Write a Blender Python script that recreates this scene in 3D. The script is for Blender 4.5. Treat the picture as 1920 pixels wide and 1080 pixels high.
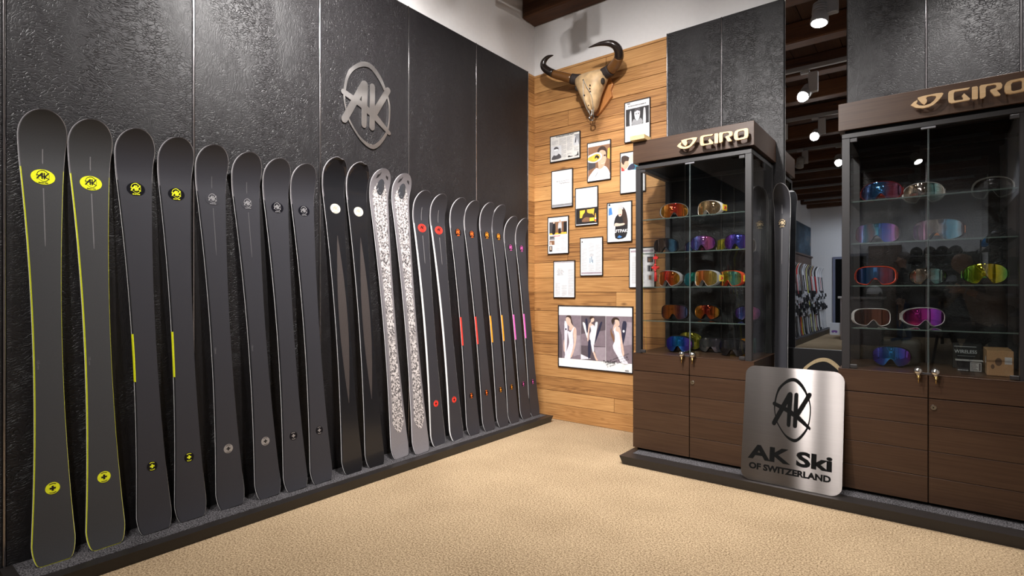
import bpy, bmesh, math, random
from mathutils import Vector, Matrix, Euler
R = random.Random(7)
PI = math.pi
for o in list(bpy.data.objects):
    bpy.data.objects.remove(o)
C = bpy.context.scene
COL = C.collection

# ------------------------------------------------------------------ camera, world, exposure
cam = bpy.data.cameras.new('camera'); camo = bpy.data.objects.new('camera', cam); COL.objects.link(camo)
cam.sensor_width = 36.0; cam.lens = 36.0 * 1010.0 / 1920.0; cam.shift_y = 8.0 / 1920.0
cam.clip_start = 0.05; cam.clip_end = 60
camo.location = (0, 0, 1.15); camo.rotation_euler = (PI / 2, 0, math.radians(37.96))
C.camera = camo
w = bpy.data.worlds.new('world'); C.world = w; w.use_nodes = True
w.node_tree.nodes['Background'].inputs[0].default_value = (0.8, 0.85, 1, 1)
w.node_tree.nodes['Background'].inputs[1].default_value = 0.1
C.view_settings.view_transform = 'Standard'; C.view_settings.look = 'None'
C.view_settings.exposure = -1.15; C.view_settings.gamma = 1.0
C.view_settings.use_curve_mapping = False
C.cycles.transparent_max_bounces = 32
C.cycles.max_bounces = 8
C.cycles.sample_clamp_indirect = 6.0

def spot(name, loc, target, energy, angle=70, blend=0.6, size=0.04, col=(1.0, 0.965, 0.94), parent=None):
    l = bpy.data.lights.new(name, 'SPOT'); l.energy = energy; l.spot_size = math.radians(angle)
    l.spot_blend = blend; l.shadow_soft_size = size; l.color = col
    o = bpy.data.objects.new(name, l); COL.objects.link(o)
    o.location = loc
    o.rotation_euler = (Vector(target) - Vector(loc)).to_track_quat('-Z', 'Y').to_euler()
    return o

# ------------------------------------------------------------------ materials
MATS = {}
def nt_mat(name):
    m = bpy.data.materials.new(name); m.use_nodes = True
    nt = m.node_tree; b = nt.nodes['Principled BSDF']
    MATS[name] = m
    return m, nt, b
def N(nt, t, **k):
    n = nt.nodes.new(t)
    for a, v in k.items():
        if a.startswith('i_'):
            key = a[2:]
            key = int(key) if key.isdigit() else key.replace('_', ' ')
            n.inputs[key].default_value = v
        else: setattr(n, a, v)
    return n
def ramp(nt, stops, interp='LINEAR'):
    r = nt.nodes.new('ShaderNodeValToRGB'); e = r.color_ramp.elements; r.color_ramp.interpolation = interp
    while len(e) < len(stops): e.new(0.5)
    for x, (p, c) in zip(e, stops):
        x.position = p; x.color = tuple(c) + ((1,) if len(c) == 3 else ())
    return r
def plain(name, col, rough=0.5, metal=0.0, spec=0.5, emit=None, estr=0, bump=0, bscale=200, coat=0, mott=0.12):
    """plain surface with a slight procedural mottling"""
    if name in MATS: return MATS[name]
    m, nt, b = nt_mat(name)
    b.inputs['Roughness'].default_value = rough; b.inputs['Metallic'].default_value = metal
    b.inputs['Specular IOR Level'].default_value = spec
    if coat: b.inputs['Coat Weight'].default_value = coat
    tc = N(nt, 'ShaderNodeTexCoord'); no = N(nt, 'ShaderNodeTexNoise', i_Scale=bscale, i_Detail=3.0)
    nt.links.new(tc.outputs['Object'], no.inputs['Vector'])
    k = 1 - mott
    r = ramp(nt, [(0.3, [c * k for c in col]), (0.7, [min(1, c * (1 + mott * .66)) for c in col])])
    nt.links.new(no.outputs['Fac'], r.inputs['Fac']); nt.links.new(r.outputs['Color'], b.inputs['Base Color'])
    if bump:
        bp = N(nt, 'ShaderNodeBump', i_Strength=bump, i_Distance=0.002)
        nt.links.new(no.outputs['Fac'], bp.inputs['Height']); nt.links.new(bp.outputs['Normal'], b.inputs['Normal'])
    if emit:
        b.inputs['Emission Color'].default_value = tuple(emit) + (1,); b.inputs['Emission Strength'].default_value = estr
    return m

def mat_charred():
    m, nt, b = nt_mat('charred_wood'); L = nt.links.new
    geo = N(nt, 'ShaderNodeNewGeometry'); oi = N(nt, 'ShaderNodeObjectInfo')
    cb = N(nt, 'ShaderNodeCombineXYZ'); mu = N(nt, 'ShaderNodeMath', operation='MULTIPLY', i_1=13.0)
    L(oi.outputs['Random'], mu.inputs[0])
    for i in range(3): L(mu.outputs[0], cb.inputs[i])
    ad = N(nt, 'ShaderNodeVectorMath', operation='ADD'); L(geo.outputs['Position'], ad.inputs[0]); L(cb.outputs[0], ad.inputs[1])
    # wobble
    nw = N(nt, 'ShaderNodeTexNoise', i_Scale=9.0, i_Detail=2.0); L(ad.outputs[0], nw.inputs['Vector'])
    sc = N(nt, 'ShaderNodeVectorMath', operation='SCALE'); sc.inputs['Scale'].default_value = 0.09; L(nw.outputs['Color'], sc.inputs[0])
    ad2 = N(nt, 'ShaderNodeVectorMath', operation='ADD'); L(ad.outputs[0], ad2.inputs[0]); L(sc.outputs[0], ad2.inputs[1])
    mp = N(nt, 'ShaderNodeMapping'); mp.inputs['Scale'].default_value = (48, 48, 108); L(ad2.outputs[0], mp.inputs[0])
    vo = N(nt, 'ShaderNodeTexVoronoi', feature='DISTANCE_TO_EDGE', i_Scale=1.0); L(mp.outputs[0], vo.inputs['Vector'])
    cr = ramp(nt, [(0.0, (0, 0, 0)), (0.10, (.8, .8, .8)), (0.4, (1, 1, 1))]); L(vo.outputs['Distance'], cr.inputs['Fac'])
    # cracks open only in places
    nm_ = N(nt, 'ShaderNodeTexNoise', i_Scale=34.0, i_Detail=3.0); L(ad.outputs[0], nm_.inputs['Vector'])
    mk = ramp(nt, [(0.50, (0, 0, 0)), (0.64, (.9, .9, .9))]); L(nm_.outputs['Fac'], mk.inputs['Fac'])
    mxx = N(nt, 'ShaderNodeMath', operation='MAXIMUM'); L(cr.outputs['Color'], mxx.inputs[0]); L(mk.outputs['Color'], mxx.inputs[1])
    # vertical grain
    mp2 = N(nt, 'ShaderNodeMapping'); mp2.inputs['Scale'].default_value = (170, 170, 9); L(ad2.outputs[0], mp2.inputs[0])
    ng = N(nt, 'ShaderNodeTexNoise', i_Scale=1.0, i_Detail=3.0); L(mp2.outputs[0], ng.inputs['Vector'])
    # zones
    mp3 = N(nt, 'ShaderNodeMapping'); mp3.inputs['Scale'].default_value = (5.0, 5.0, 1.6); L(ad.outputs[0], mp3.inputs[0])
    nz = N(nt, 'ShaderNodeTexNoise', i_Scale=1.0, i_Detail=2.0); L(mp3.outputs[0], nz.inputs['Vector'])
    zr = ramp(nt, [(0.38, (0.12, 0.12, 0.12)), (0.62, (1, 1, 1))]); L(nz.outputs['Fac'], zr.inputs['Fac'])
    mixh = N(nt, 'ShaderNodeMix', data_type='FLOAT'); L(zr.outputs['Color'], mixh.inputs['Factor']); L(ng.outputs['Fac'], mixh.inputs['A']); L(mxx.outputs[0], mixh.inputs['B'])
    bp = N(nt, 'ShaderNodeBump', i_Strength=0.65, i_Distance=0.003); L(mixh.outputs['Result'], bp.inputs['Height']); L(bp.outputs['Normal'], b.inputs['Normal'])
    c = ramp(nt, [(0.0, (0.003, 0.0027, 0.003)), (1.0, (0.0145, 0.0128, 0.0145))]); L(mixh.outputs['Result'], c.inputs['Fac']); L(c.outputs['Color'], b.inputs['Base Color'])
    b.inputs['Roughness'].default_value = 0.48; b.inputs['Specular IOR Level'].default_value = 0.43
    return m

def mat_wood(name, dark, mid, light, axis='x', ringscale=26, rough=0.6, knots=True, bump=0.35, gloss=0.4, ringamp=0.09, tone=0.55, rnd=0.34):
    m, nt, b = nt_mat(name); L = nt.links.new
    geo = N(nt, 'ShaderNodeNewGeometry'); oi = N(nt, 'ShaderNodeObjectInfo')
    mu = N(nt, 'ShaderNodeMath', operation='MULTIPLY', i_1=37.0); L(oi.outputs['Random'], mu.inputs[0])
    cb = N(nt, 'ShaderNodeCombineXYZ')
    for i in range(3): L(mu.outputs[0], cb.inputs[i])
    ad = N(nt, 'ShaderNodeVectorMath', operation='ADD'); L(geo.outputs['Position'], ad.inputs[0]); L(cb.outputs[0], ad.inputs[1])
    mp = N(nt, 'ShaderNodeMapping')
    mp.inputs['Scale'].default_value = {'x': (0.42, 9, 9), 'y': (9, 0.42, 9), 'z': (9, 9, 0.42)}[axis]
    L(ad.outputs[0], mp.inputs[0])
    n1 = N(nt, 'ShaderNodeTexNoise', i_Scale=1.0, i_Detail=2.5, i_Distortion=0.35); L(mp.outputs[0], n1.inputs['Vector'])
    m1 = N(nt, 'ShaderNodeMath', operation='MULTIPLY', i_1=float(ringscale)); L(n1.outputs['Fac'], m1.inputs[0])
    fr = N(nt, 'ShaderNodeMath', operation='SINE'); L(m1.outputs[0], fr.inputs[0])
    mp2 = N(nt, 'ShaderNodeMapping')
    mp2.inputs['Scale'].default_value = {'x': (4, 150, 150), 'y': (150, 4, 150), 'z': (150, 150, 4)}[axis]
    L(ad.outputs[0], mp2.inputs[0])
    n2 = N(nt, 'ShaderNodeTexNoise', i_Scale=1.0, i_Detail=3.0); L(mp2.outputs[0], n2.inputs['Vector'])
    m2 = N(nt, 'ShaderNodeMath', operation='MULTIPLY_ADD', i_1=ringamp, i_2=0.0); L(fr.outputs[0], m2.inputs[0])
    a1 = N(nt, 'ShaderNodeMath', operation='ADD'); L(m2.outputs[0], a1.inputs[0]); L(n2.outputs['Fac'], a1.inputs[1])
    # broad tone
    n3 = N(nt, 'ShaderNodeTexNoise', i_Scale=2.2, i_Detail=3.0); L(ad.outputs[0], n3.inputs['Vector'])
    m3 = N(nt, 'ShaderNodeMath', operation='MULTIPLY_ADD', i_1=tone, i_2=-tone / 2); L(n3.outputs['Fac'], m3.inputs[0])
    a2 = N(nt, 'ShaderNodeMath', operation='ADD'); L(a1.outputs[0], a2.inputs[0]); L(m3.outputs[0], a2.inputs[1])
    mr = N(nt, 'ShaderNodeMath', operation='MULTIPLY_ADD', i_1=rnd, i_2=-rnd / 2); L(oi.outputs['Random'], mr.inputs[0])
    a3 = N(nt, 'ShaderNodeMath', operation='ADD'); L(a2.outputs[0], a3.inputs[0]); L(mr.outputs[0], a3.inputs[1])
    r = ramp(nt, [(0.03, dark), (0.42, mid), (0.98, light)]); L(a3.outputs[0], r.inputs['Fac'])
    out = r.outputs['Color']
    if knots:
        mp4 = N(nt, 'ShaderNodeMapping')
        mp4.inputs['Scale'].default_value = {'x': (3.4, 7.5, 7.5), 'y': (7.5, 3.4, 7.5), 'z': (7.5, 7.5, 3.4)}[axis]
        L(ad.outputs[0], mp4.inputs[0])
        v = N(nt, 'ShaderNodeTexVoronoi', i_Scale=1.0); L(mp4.outputs[0], v.inputs['Vector'])
        kr = ramp(nt, [(0.02, (1, 1, 1)), (0.13, (0, 0, 0))]); L(v.outputs['Distance'], kr.inputs['Fac'])
        mx = N(nt, 'ShaderNodeMix', data_type='RGBA'); L(kr.outputs['Color'], mx.inputs['Factor']); L(out, mx.inputs['A'])
        mx.inputs['B'].default_value = tuple(d * 0.8 for d in dark) + (1,)
        out = mx.outputs['Result']
    L(out, b.inputs['Base Color'])
    bp = N(nt, 'ShaderNodeBump', i_Strength=bump, i_Distance=0.002); L(a1.outputs[0], bp.inputs['Height']); L(bp.outputs['Normal'], b.inputs['Normal'])
    b.inputs['Roughness'].default_value = rough; b.inputs['Specular IOR Level'].default_value = gloss
    return m

def mat_carpet(name, c0, c1, scale=170, lo=.36, hi=.64):
    m, nt, b = nt_mat(name); L = nt.links.new
    geo = N(nt, 'ShaderNodeNewGeometry')
    n = N(nt, 'ShaderNodeTexNoise', i_Scale=float(scale), i_Detail=3.0, i_Roughness=0.7); L(geo.outputs['Position'], n.inputs['Vector'])
    n2 = N(nt, 'ShaderNodeTexNoise', i_Scale=2.5, i_Detail=3.0); L(geo.outputs['Position'], n2.inputs['Vector'])
    a = N(nt, 'ShaderNodeMath', operation='MULTIPLY_ADD', i_1=0.12, i_2=-0.06); L(n2.outputs['Fac'], a.inputs[0])
    s = N(nt, 'ShaderNodeMath', operation='ADD'); L(n.outputs['Fac'], s.inputs[0]); L(a.outputs[0], s.inputs[1])
    r = ramp(nt, [(lo, c0), (hi, c1)]); L(s.outputs[0], r.inputs['Fac']); L(r.outputs['Color'], b.inputs['Base Color'])
    bp = N(nt, 'ShaderNodeBump', i_Strength=0.45, i_Distance=0.005); L(n.outputs['Fac'], bp.inputs['Height']); L(bp.outputs['Normal'], b.inputs['Normal'])
    b.inputs['Roughness'].default_value = 0.95; b.inputs['Specular IOR Level'].default_value = 0.1
    return m

def mat_glass(name, tint=(1, 1, 1), f0=0.045):
    """thin clear pane: see-through with a Schlick surface reflection"""
    m, nt, b = nt_mat(name); L = nt.links.new
    nt.nodes.remove(b); out = nt.nodes['Material Output']
    lw = N(nt, 'ShaderNodeLayerWeight', i_Blend=0.5)
    p = N(nt, 'ShaderNodeMath', operation='POWER', i_1=5.0); L(lw.outputs['Facing'], p.inputs[0])
    f = N(nt, 'ShaderNodeMath', operation='MULTIPLY_ADD', i_1=0.9, i_2=f0); L(p.outputs[0], f.inputs[0])
    t = N(nt, 'ShaderNodeBsdfTransparent'); t.inputs[0].default_value = tuple(tint) + (1,)
    g = N(nt, 'ShaderNodeBsdfGlossy'); g.inputs['Roughness'].default_value = 0.0
    mx = N(nt, 'ShaderNodeMixShader'); L(f.outputs[0], mx.inputs[0]); L(t.outputs[0], mx.inputs[1]); L(g.outputs[0], mx.inputs[2])
    L(mx.outputs[0], out.inputs['Surface'])
    return m

def mat_steel(name, tan, sc, col, iso):
    """brushed steel; tan = local direction in which highlights stretch"""
    m, nt, b = nt_mat(name); L = nt.links.new
    tc = N(nt, 'ShaderNodeTexCoord'); mp = N(nt, 'ShaderNodeMapping'); mp.inputs['Scale'].default_value = sc
    L(tc.outputs['Object'], mp.inputs[0]); n = N(nt, 'ShaderNodeTexNoise', i_Scale=1.0, i_Detail=3.0); L(mp.outputs[0], n.inputs['Vector'])
    r = ramp(nt, [(0.3, tuple(k * .88 for k in col)), (0.7, col)]); L(n.outputs['Fac'], r.inputs['Fac'])
    nt.nodes.remove(b); out = nt.nodes['Material Output']
    g1 = N(nt, 'ShaderNodeBsdfAnisotropic', distribution='BECKMANN'); g1.inputs['Roughness'].default_value = 0.235; g1.inputs['Anisotropy'].default_value = -0.78
    g2 = N(nt, 'ShaderNodeBsdfAnisotropic', distribution='BECKMANN'); g2.inputs['Roughness'].default_value = 0.5
    mx = N(nt, 'ShaderNodeMixShader'); mx.inputs[0].default_value = iso
    for g in (g1, g2): L(r.outputs['Color'], g.inputs['Color'])
    L(g1.outputs[0], mx.inputs[1]); L(g2.outputs[0], mx.inputs[2]); L(mx.outputs[0], out.inputs['Surface'])
    vt = N(nt, 'ShaderNodeVectorTransform', vector_type='VECTOR', convert_from='OBJECT', convert_to='WORLD'); vt.inputs[0].default_value = tan
    L(vt.outputs[0], g1.inputs['Tangent'])
    return m

def mat_lens(name, cols, rough=0.03):
    """mirror-coated lens: its angle-dependent sheen is painted as a colour run over the lens"""
    if name in MATS: return MATS[name]
    m, nt, b = nt_mat(name); L = nt.links.new
    tc = N(nt, 'ShaderNodeTexCoord'); sp = N(nt, 'ShaderNodeSeparateXYZ'); L(tc.outputs['Generated'], sp.inputs[0])
    n = N(nt, 'ShaderNodeTexNoise', i_Scale=3.0, i_Detail=1.0); L(tc.outputs['Generated'], n.inputs['Vector'])
    a = N(nt, 'ShaderNodeMath', operation='MULTIPLY_ADD', i_1=0.16, i_2=-0.08); L(n.outputs['Fac'], a.inputs[0])
    s = N(nt, 'ShaderNodeMath', operation='ADD'); L(sp.outputs['X'], s.inputs[0]); L(a.outputs[0], s.inputs[1])
    k = len(cols); r = ramp(nt, [(i / (k - 1), c) for i, c in enumerate(cols)]); L(s.outputs[0], r.inputs['Fac'])  # sheen that shifts with viewing angle, painted as fixed colour stops
    L(r.outputs['Color'], b.inputs['Base Color'])
    b.inputs['Metallic'].default_value = 0.9; b.inputs['Roughness'].default_value = rough
    b.inputs['Coat Weight'].default_value = 0.5; b.inputs['Coat Roughness'].default_value = 0.02
    return m

def mat_camo():
    m, nt, b = nt_mat('white_speckle'); L = nt.links.new
    tc = N(nt, 'ShaderNodeTexCoord')
    n = N(nt, 'ShaderNodeTexNoise', i_Scale=85.0, i_Detail=3.0, i_Roughness=0.6, i_Distortion=0.3); L(tc.outputs['Object'], n.inputs['Vector'])
    r = ramp(nt, [(0.38, (0.06, 0.056, 0.06)), (0.47, (0.2, 0.185, 0.185)), (0.54, (0.5, 0.465, 0.46)), (0.64, (0.68, 0.64, 0.63))]); L(n.outputs['Fac'], r.inputs['Fac']); L(r.outputs['Color'], b.inputs['Base Color'])
    b.inputs['Roughness'].default_value = 0.35
    return m
def mat_carbon():
    m, nt, b = nt_mat('carbon_weave'); L = nt.links.new
    tc = N(nt, 'ShaderNodeTexCoord'); mp = N(nt, 'ShaderNodeMapping'); mp.inputs['Rotation'].default_value = (math.radians(45), 0, 0)
    mp.inputs['Scale'].default_value = (300, 300, 300); L(tc.outputs['Object'], mp.inputs[0])
    c = N(nt, 'ShaderNodeTexChecker', i_Scale=1.0); c.inputs['Color1'].default_value = (0.085, 0.07, 0.066, 1); c.inputs['Color2'].default_value = (0.03, 0.026, 0.026, 1)
    L(mp.outputs[0], c.inputs['Vector']); L(c.outputs['Color'], b.inputs['Base Color']); b.inputs['Roughness'].default_value = 0.3
    return m
def mat_mural():
    m, nt, b = nt_mat('mountain_photo'); L = nt.links.new
    geo = N(nt, 'ShaderNodeNewGeometry'); mp = N(nt, 'ShaderNodeMapping'); mp.inputs['Scale'].default_value = (1, 0.7, 1.6); L(geo.outputs['Position'], mp.inputs[0])
    n = N(nt, 'ShaderNodeTexNoise', i_Scale=1.3, i_Detail=6.0, i_Roughness=0.6); L(mp.outputs[0], n.inputs['Vector'])
    r = ramp(nt, [(0.32, (0.008, 0.02, 0.035)), (0.48, (0.022, 0.05, 0.08)), (0.60, (0.05, 0.10, 0.15)), (0.72, (0.25, 0.19, 0.16))]); L(n.outputs['Fac'], r.inputs['Fac']); L(r.outputs['Color'], b.inputs['Base Color'])
    b.inputs['Roughness'].default_value = 0.7
    return m

M_char = mat_charred()
M_plank = mat_wood('larch_planks', (0.15, 0.06, 0.018), (0.385, 0.185, 0.06), (0.58, 0.32, 0.12), 'x', 150, ringamp=.085, tone=.34, rnd=.45)
M_planky = mat_wood('larch_planks_side', (0.15, 0.06, 0.018), (0.385, 0.185, 0.06), (0.58, 0.32, 0.12), 'y', 150, ringamp=.085, tone=.34, rnd=.45)
M_beam = mat_wood('old_beam', (0.018, 0.007, 0.003), (0.07, 0.027, 0.010), (0.15, 0.06, 0.022), 'x', 18, 0.7)
M_ceil = mat_wood('ceiling_boards', (0.012, 0.006, 0.003), (0.04, 0.018, 0.009), (0.07, 0.032, 0.016), 'y', 18, 0.75)
M_walnut = mat_wood('walnut_veneer', (0.026, 0.0115, 0.0055), (0.047, 0.0225, 0.0115), (0.072, 0.038, 0.0205), 'x', 7, 0.42, False, 0.06, 0.38, 0.03, 0.5, 0.12)
M_rackwood = mat_wood('rack_wood', (0.04, 0.02, 0.012), (0.085, 0.045, 0.028), (0.13, 0.075, 0.05), 'y', 7, 0.5, False, 0.08)
M_signwood = mat_wood('birch_letters', (0.52, 0.33, 0.16), (0.68, 0.46, 0.24), (0.78, 0.57, 0.34), 'x', 6, 0.45, False, 0.05)
M_shield = mat_wood('shield_wood', (0.25, 0.09, 0.025), (0.42, 0.17, 0.05), (0.55, 0.25, 0.08), 'z', 12, 0.4, False, 0.1)
M_carpet = mat_carpet('beige_carpet', (0.165, 0.108, 0.058), (0.60, 0.452, 0.285), 130)
M_inlay = mat_carpet('dark_carpet', (0.012, 0.011, 0.012), (0.20, 0.19, 0.20), 170, .42, .66)
M_white = plain('white_plaster', (0.73, 0.71, 0.705), 0.85, bump=0.05, bscale=30, mott=0.02)
M_black = plain('black_painted_wood', (0.018, 0.015, 0.014), 0.42, bump=0.1, bscale=90)
M_metalblk = plain('black_metal', (0.022, 0.020, 0.021), 0.42)
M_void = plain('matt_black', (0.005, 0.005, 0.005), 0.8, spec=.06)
M_seam = plain('polished_strip', (0.42, 0.40, 0.41), 0.22, metal=1.0)
M_chrome = plain('chrome', (0.75, 0.73, 0.7), 0.12, metal=1.0)
M_brass = plain('brass_key', (0.62, 0.42, 0.16), 0.25, metal=1.0)
M_steel = mat_steel('brushed_steel', (0, 0, 1), (3, 3, 500), (.17, .155, .148), .35); M_steelh = mat_steel('brushed_steel_emblem', (0, 1, 0), (500, 500, 3), (.95, .92, .91), .75)
M_glass = mat_glass('clear_glass', (0.97, 0.975, 0.97), 0.085)
M_shelf = mat_glass('shelf_glass', (0.93, 0.965, 0.95), 0.06)
M_gedge = plain('glass_edge', (0.08, 0.11, 0.10), 0.12, spec=0.9)
M_dedge = plain('door_edge', (0.13, 0.16, 0.16), 0.15, spec=0.8)
mm, nt_, b_ = nt_mat('mirror'); b_.inputs['Base Color'].default_value = (0.86, 0.88, 0.9, 1); b_.inputs['Metallic'].default_value = 1.0; b_.inputs['Roughness'].default_value = 0.0
M_mirror = mm
M_yellow = plain('neon_yellow', (0.80, 0.84, 0.02), 0.3)
M_ink = plain('black_print', (0.008, 0.008, 0.009), 0.35)
M_badgeblk = plain('gloss_black_badge', (0.004, 0.004, 0.007), 0.3, spec=0.25)
M_silver = plain('silver_print', (0.42, 0.41, 0.42), 0.35, metal=0.6)
M_gold = plain('gold_print', (0.50, 0.38, 0.22), 0.4, metal=0.3)
M_edge = plain('steel_edge', (0.9, 0.88, 0.88), 0.3)
M_ski = plain('black_topsheet', (0.035, 0.0345, 0.041), 0.42, spec=.32, bscale=500)
M_ski1 = plain('charcoal_topsheet', (0.050, 0.0505, 0.053), 0.45, spec=.32, bscale=500)
M_skig = plain('gloss_black_topsheet', (0.012, 0.012, 0.014), 0.2)
M_greysheet = plain('grey_topsheet', (0.19, 0.178, 0.19), 0.3)
M_camo = mat_camo(); M_carbon = mat_carbon(); M_mural = mat_mural()
M_sideblk = plain('black_sidewall', (0.02, 0.02, 0.022), 0.3)
M_redac = plain('red_print', (0.85, 0.05, 0.035), 0.3)
M_orange = plain('amber_print', (0.85, 0.32, 0.02), 0.3)
M_orangered = plain('orange_print', (0.85, 0.17, 0.02), 0.3)
M_pink = plain('pink_print', (0.75, 0.13, 0.48), 0.3)
M_whitep = plain('white_print', (0.86, 0.85, 0.84), 0.4)
M_cream = plain('cream_badge', (0.62, 0.57, 0.49), 0.35)
M_dkgrey = plain('dim_grey_print', (0.085, 0.083, 0.088), 0.4)
M_lineg = plain('stringer_print', (0.16, 0.155, 0.16), 0.35)

# ------------------------------------------------------------------ geometry helpers
def new_bm(): return bmesh.new()
def bx(bm, x0, x1, y0, y1, z0, z1, mi=0):
    v = [bm.verts.new(p) for p in ((x0, y0, z0), (x1, y0, z0), (x1, y1, z0), (x0, y1, z0), (x0, y0, z1), (x1, y0, z1), (x1, y1, z1), (x0, y1, z1))]
    for q in ((0, 3, 2, 1), (4, 5, 6, 7), (0, 1, 5, 4), (1, 2, 6, 5), (2, 3, 7, 6), (3, 0, 4, 7)):
        f = bm.faces.new([v[i] for i in q]); f.material_index = mi
    return bm
def box(*a): return bx(new_bm(), *a)
def bevel(bm, w, seg=2):
    bmesh.ops.bevel(bm, geom=list(bm.edges), offset=w, segments=seg, affect='EDGES', profile=0.5)
    return bm
def prism(bm, pts, d0, d1, M=Matrix.Identity(4), mi=0):
    """ngon outline pts (2D) extruded along local z from d0 to d1, then placed by M"""
    area = sum(pts[i][0] * pts[(i + 1) % len(pts)][1] - pts[(i + 1) % len(pts)][0] * pts[i][1] for i in range(len(pts)))
    if area < 0: pts = pts[::-1]
    a = [bm.verts.new(M @ Vector((x, y, d0))) for x, y in pts]; b = [bm.verts.new(M @ Vector((x, y, d1))) for x, y in pts]
    n = len(pts)
    f = bm.faces.new(b); f.material_index = mi
    f = bm.faces.new(a[::-1]); f.material_index = mi
    for i in range(n):
        f = bm.faces.new((a[i], a[(i + 1) % n], b[(i + 1) % n], b[i])); f.material_index = mi
    return bm
def ring(bm, outer, inner, d0, d1, M=Matrix.Identity(4), mi=0):
    n = len(outer)
    vs = [[bm.verts.new(M @ Vector((p[0], p[1], d))) for p in L] for L, d in ((outer, d0), (inner, d0), (inner, d1), (outer, d1))]
    for i in range(n):
        j = (i + 1) % n
        for k in range(4):
            f = bm.faces.new((vs[k][i], vs[k][j], vs[(k + 1) % 4][j], vs[(k + 1) % 4][i])); f.material_index = mi
    bmesh.ops.recalc_face_normals(bm, faces=bm.faces)
    return bm
def ell(cx, cy, a, b, n=32, a0=0): return [(cx + a * math.cos(2 * PI * i / n + a0), cy + b * math.sin(2 * PI * i / n + a0)) for i in range(n)]
def catmull(P, per=4, closed=True):
    out = []; n = len(P)
    for i in range(n if closed else n - 1):
        g = (lambda k: P[k % n]) if closed else (lambda k: P[min(max(k, 0), n - 1)])
        p0, p1, p2, p3 = [Vector(g(i + k)) for k in (-1, 0, 1, 2)]
        for s in range(per):
            t = s / per
            out.append(tuple(0.5 * ((2 * p1) + (p2 - p0) * t + (2 * p0 - 5 * p1 + 4 * p2 - p3) * t * t + (3 * p1 - p0 - 3 * p2 + p3) * t ** 3)))
    if not closed: out.append(tuple(P[-1]))
    return out
def resample(P, n):
    P = [Vector(p) for p in P] + [Vector(P[0])]
    d = [0]
    for a, b in zip(P, P[1:]): d.append(d[-1] + (b - a).length)
    out = []; k = 0
    for i in range(n):
        t = d[-1] * i / n
        while d[k + 1] < t: k += 1
        u = (t - d[k]) / max(1e-9, d[k + 1] - d[k]); out.append(tuple(P[k].lerp(P[k + 1], u)))
    return out
def capsule(p, q, r0, r1, n=8):
    p, q = Vector(p), Vector(q); a = math.atan2(q.y - p.y, q.x - p.x)
    return [(p.x + r0 * math.cos(a + PI / 2 + PI * i / n), p.y + r0 * math.sin(a + PI / 2 + PI * i / n)) for i in range(n + 1)] + \
           [(q.x + r1 * math.cos(a - PI / 2 + PI * i / n), q.y + r1 * math.sin(a - PI / 2 + PI * i / n)) for i in range(n + 1)]
def tube(bm, pts, rad, n=8, mi=0, cap=True):
    pts = [Vector(p) for p in pts]
    if not isinstance(rad, (list, tuple)): rad = [rad] * len(pts)
    rings = []; up = Vector((0.13, 0.2, 1)).normalized()
    for i, p in enumerate(pts):
        t = (pts[min(i + 1, len(pts) - 1)] - pts[max(i - 1, 0)]).normalized()
        if abs(t.dot(up)) > 0.98: up = Vector((1, 0.1, 0)).normalized()
        s = t.cross(up).normalized(); u = s.cross(t).normalized(); up = u
        rings.append([bm.verts.new(p + (s * math.cos(2 * PI * k / n) + u * math.sin(2 * PI * k / n)) * rad[i]) for k in range(n)])
    for a, b in zip(rings, rings[1:]):
        for k in range(n):
            f = bm.faces.new((a[k], a[(k + 1) % n], b[(k + 1) % n], b[k])); f.material_index = mi; f.smooth = True
    if cap:
        f = bm.faces.new(rings[0][::-1]); f.material_index = mi
        f = bm.faces.new(rings[-1]); f.material_index = mi
    return bm
def sphere(bm, c, r, mi=0, u=12, v=8, sc=(1, 1, 1)):
    M = Matrix.Translation(c) @ Matrix.Diagonal((r * sc[0], r * sc[1], r * sc[2], 1))
    g = bmesh.ops.create_uvsphere(bm, u_segments=u, v_segments=v, radius=1.0, matrix=M)
    for vv in g['verts']:
        for f in vv.link_faces: f.smooth = True; f.material_index = mi
    return bm
def cone(bm, p, q, r0, r1, n=16, mi=0): return tube(bm, [p, q], [r0, r1], n, mi)
MX_LEFT = Matrix(((0, 0, 1, 0), (1, 0, 0, 0), (0, 1, 0, 0), (0, 0, 0, 1)))     # drawing on a face that looks to +x
MX_BACK = Matrix(((1, 0, 0, 0), (0, 0, -1, 0), (0, 1, 0, 0), (0, 0, 0, 1)))    # drawing on a face that looks to -y

ORIG = {}
def setp(o, label=None, cat=None, group=None, kind=None):
    if label: o['label'] = label
    if cat: o['category'] = cat
    if group: o['group'] = group
    if kind: o['kind'] = kind
    return o
def obj(name, bm, m, parent=None, local=False, smooth=False):
    me = bpy.data.meshes.new(name)
    if smooth:
        for f in bm.faces: f.smooth = True
    bm.normal_update()
    if smooth:
        for e in bm.edges:
            if len(e.link_faces) == 2 and e.calc_face_angle(0) > .7: e.smooth = False
    bm.to_mesh(me); bm.free()
    for x in (m if isinstance(m, (list, tuple)) else [m]): me.materials.append(x)
    o = bpy.data.objects.new(name, me); COL.objects.link(o)
    if parent:
        o.parent = parent
        if not local:
            off = ORIG.get(parent.name, Vector((0, 0, 0)))
            me.transform(Matrix.Translation(-off)); ORIG[o.name] = off
    return o
def thing(name, label, cat, loc=(0, 0, 0), rot=(0, 0, 0), group=None):
    o = bpy.data.objects.new(name, None); COL.objects.link(o); o.empty_display_size = 0.05
    o.location = loc; o.rotation_euler = rot; ORIG[o.name] = Vector(loc)
    return setp(o, label, cat, group)
def single(name, bm, m, label, cat, group=None, **k): return setp(obj(name, bm, m, **k), label, cat, group)
def struct(name, bm, m): return setp(obj(name, bm, m), None, None, None, 'structure')
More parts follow.
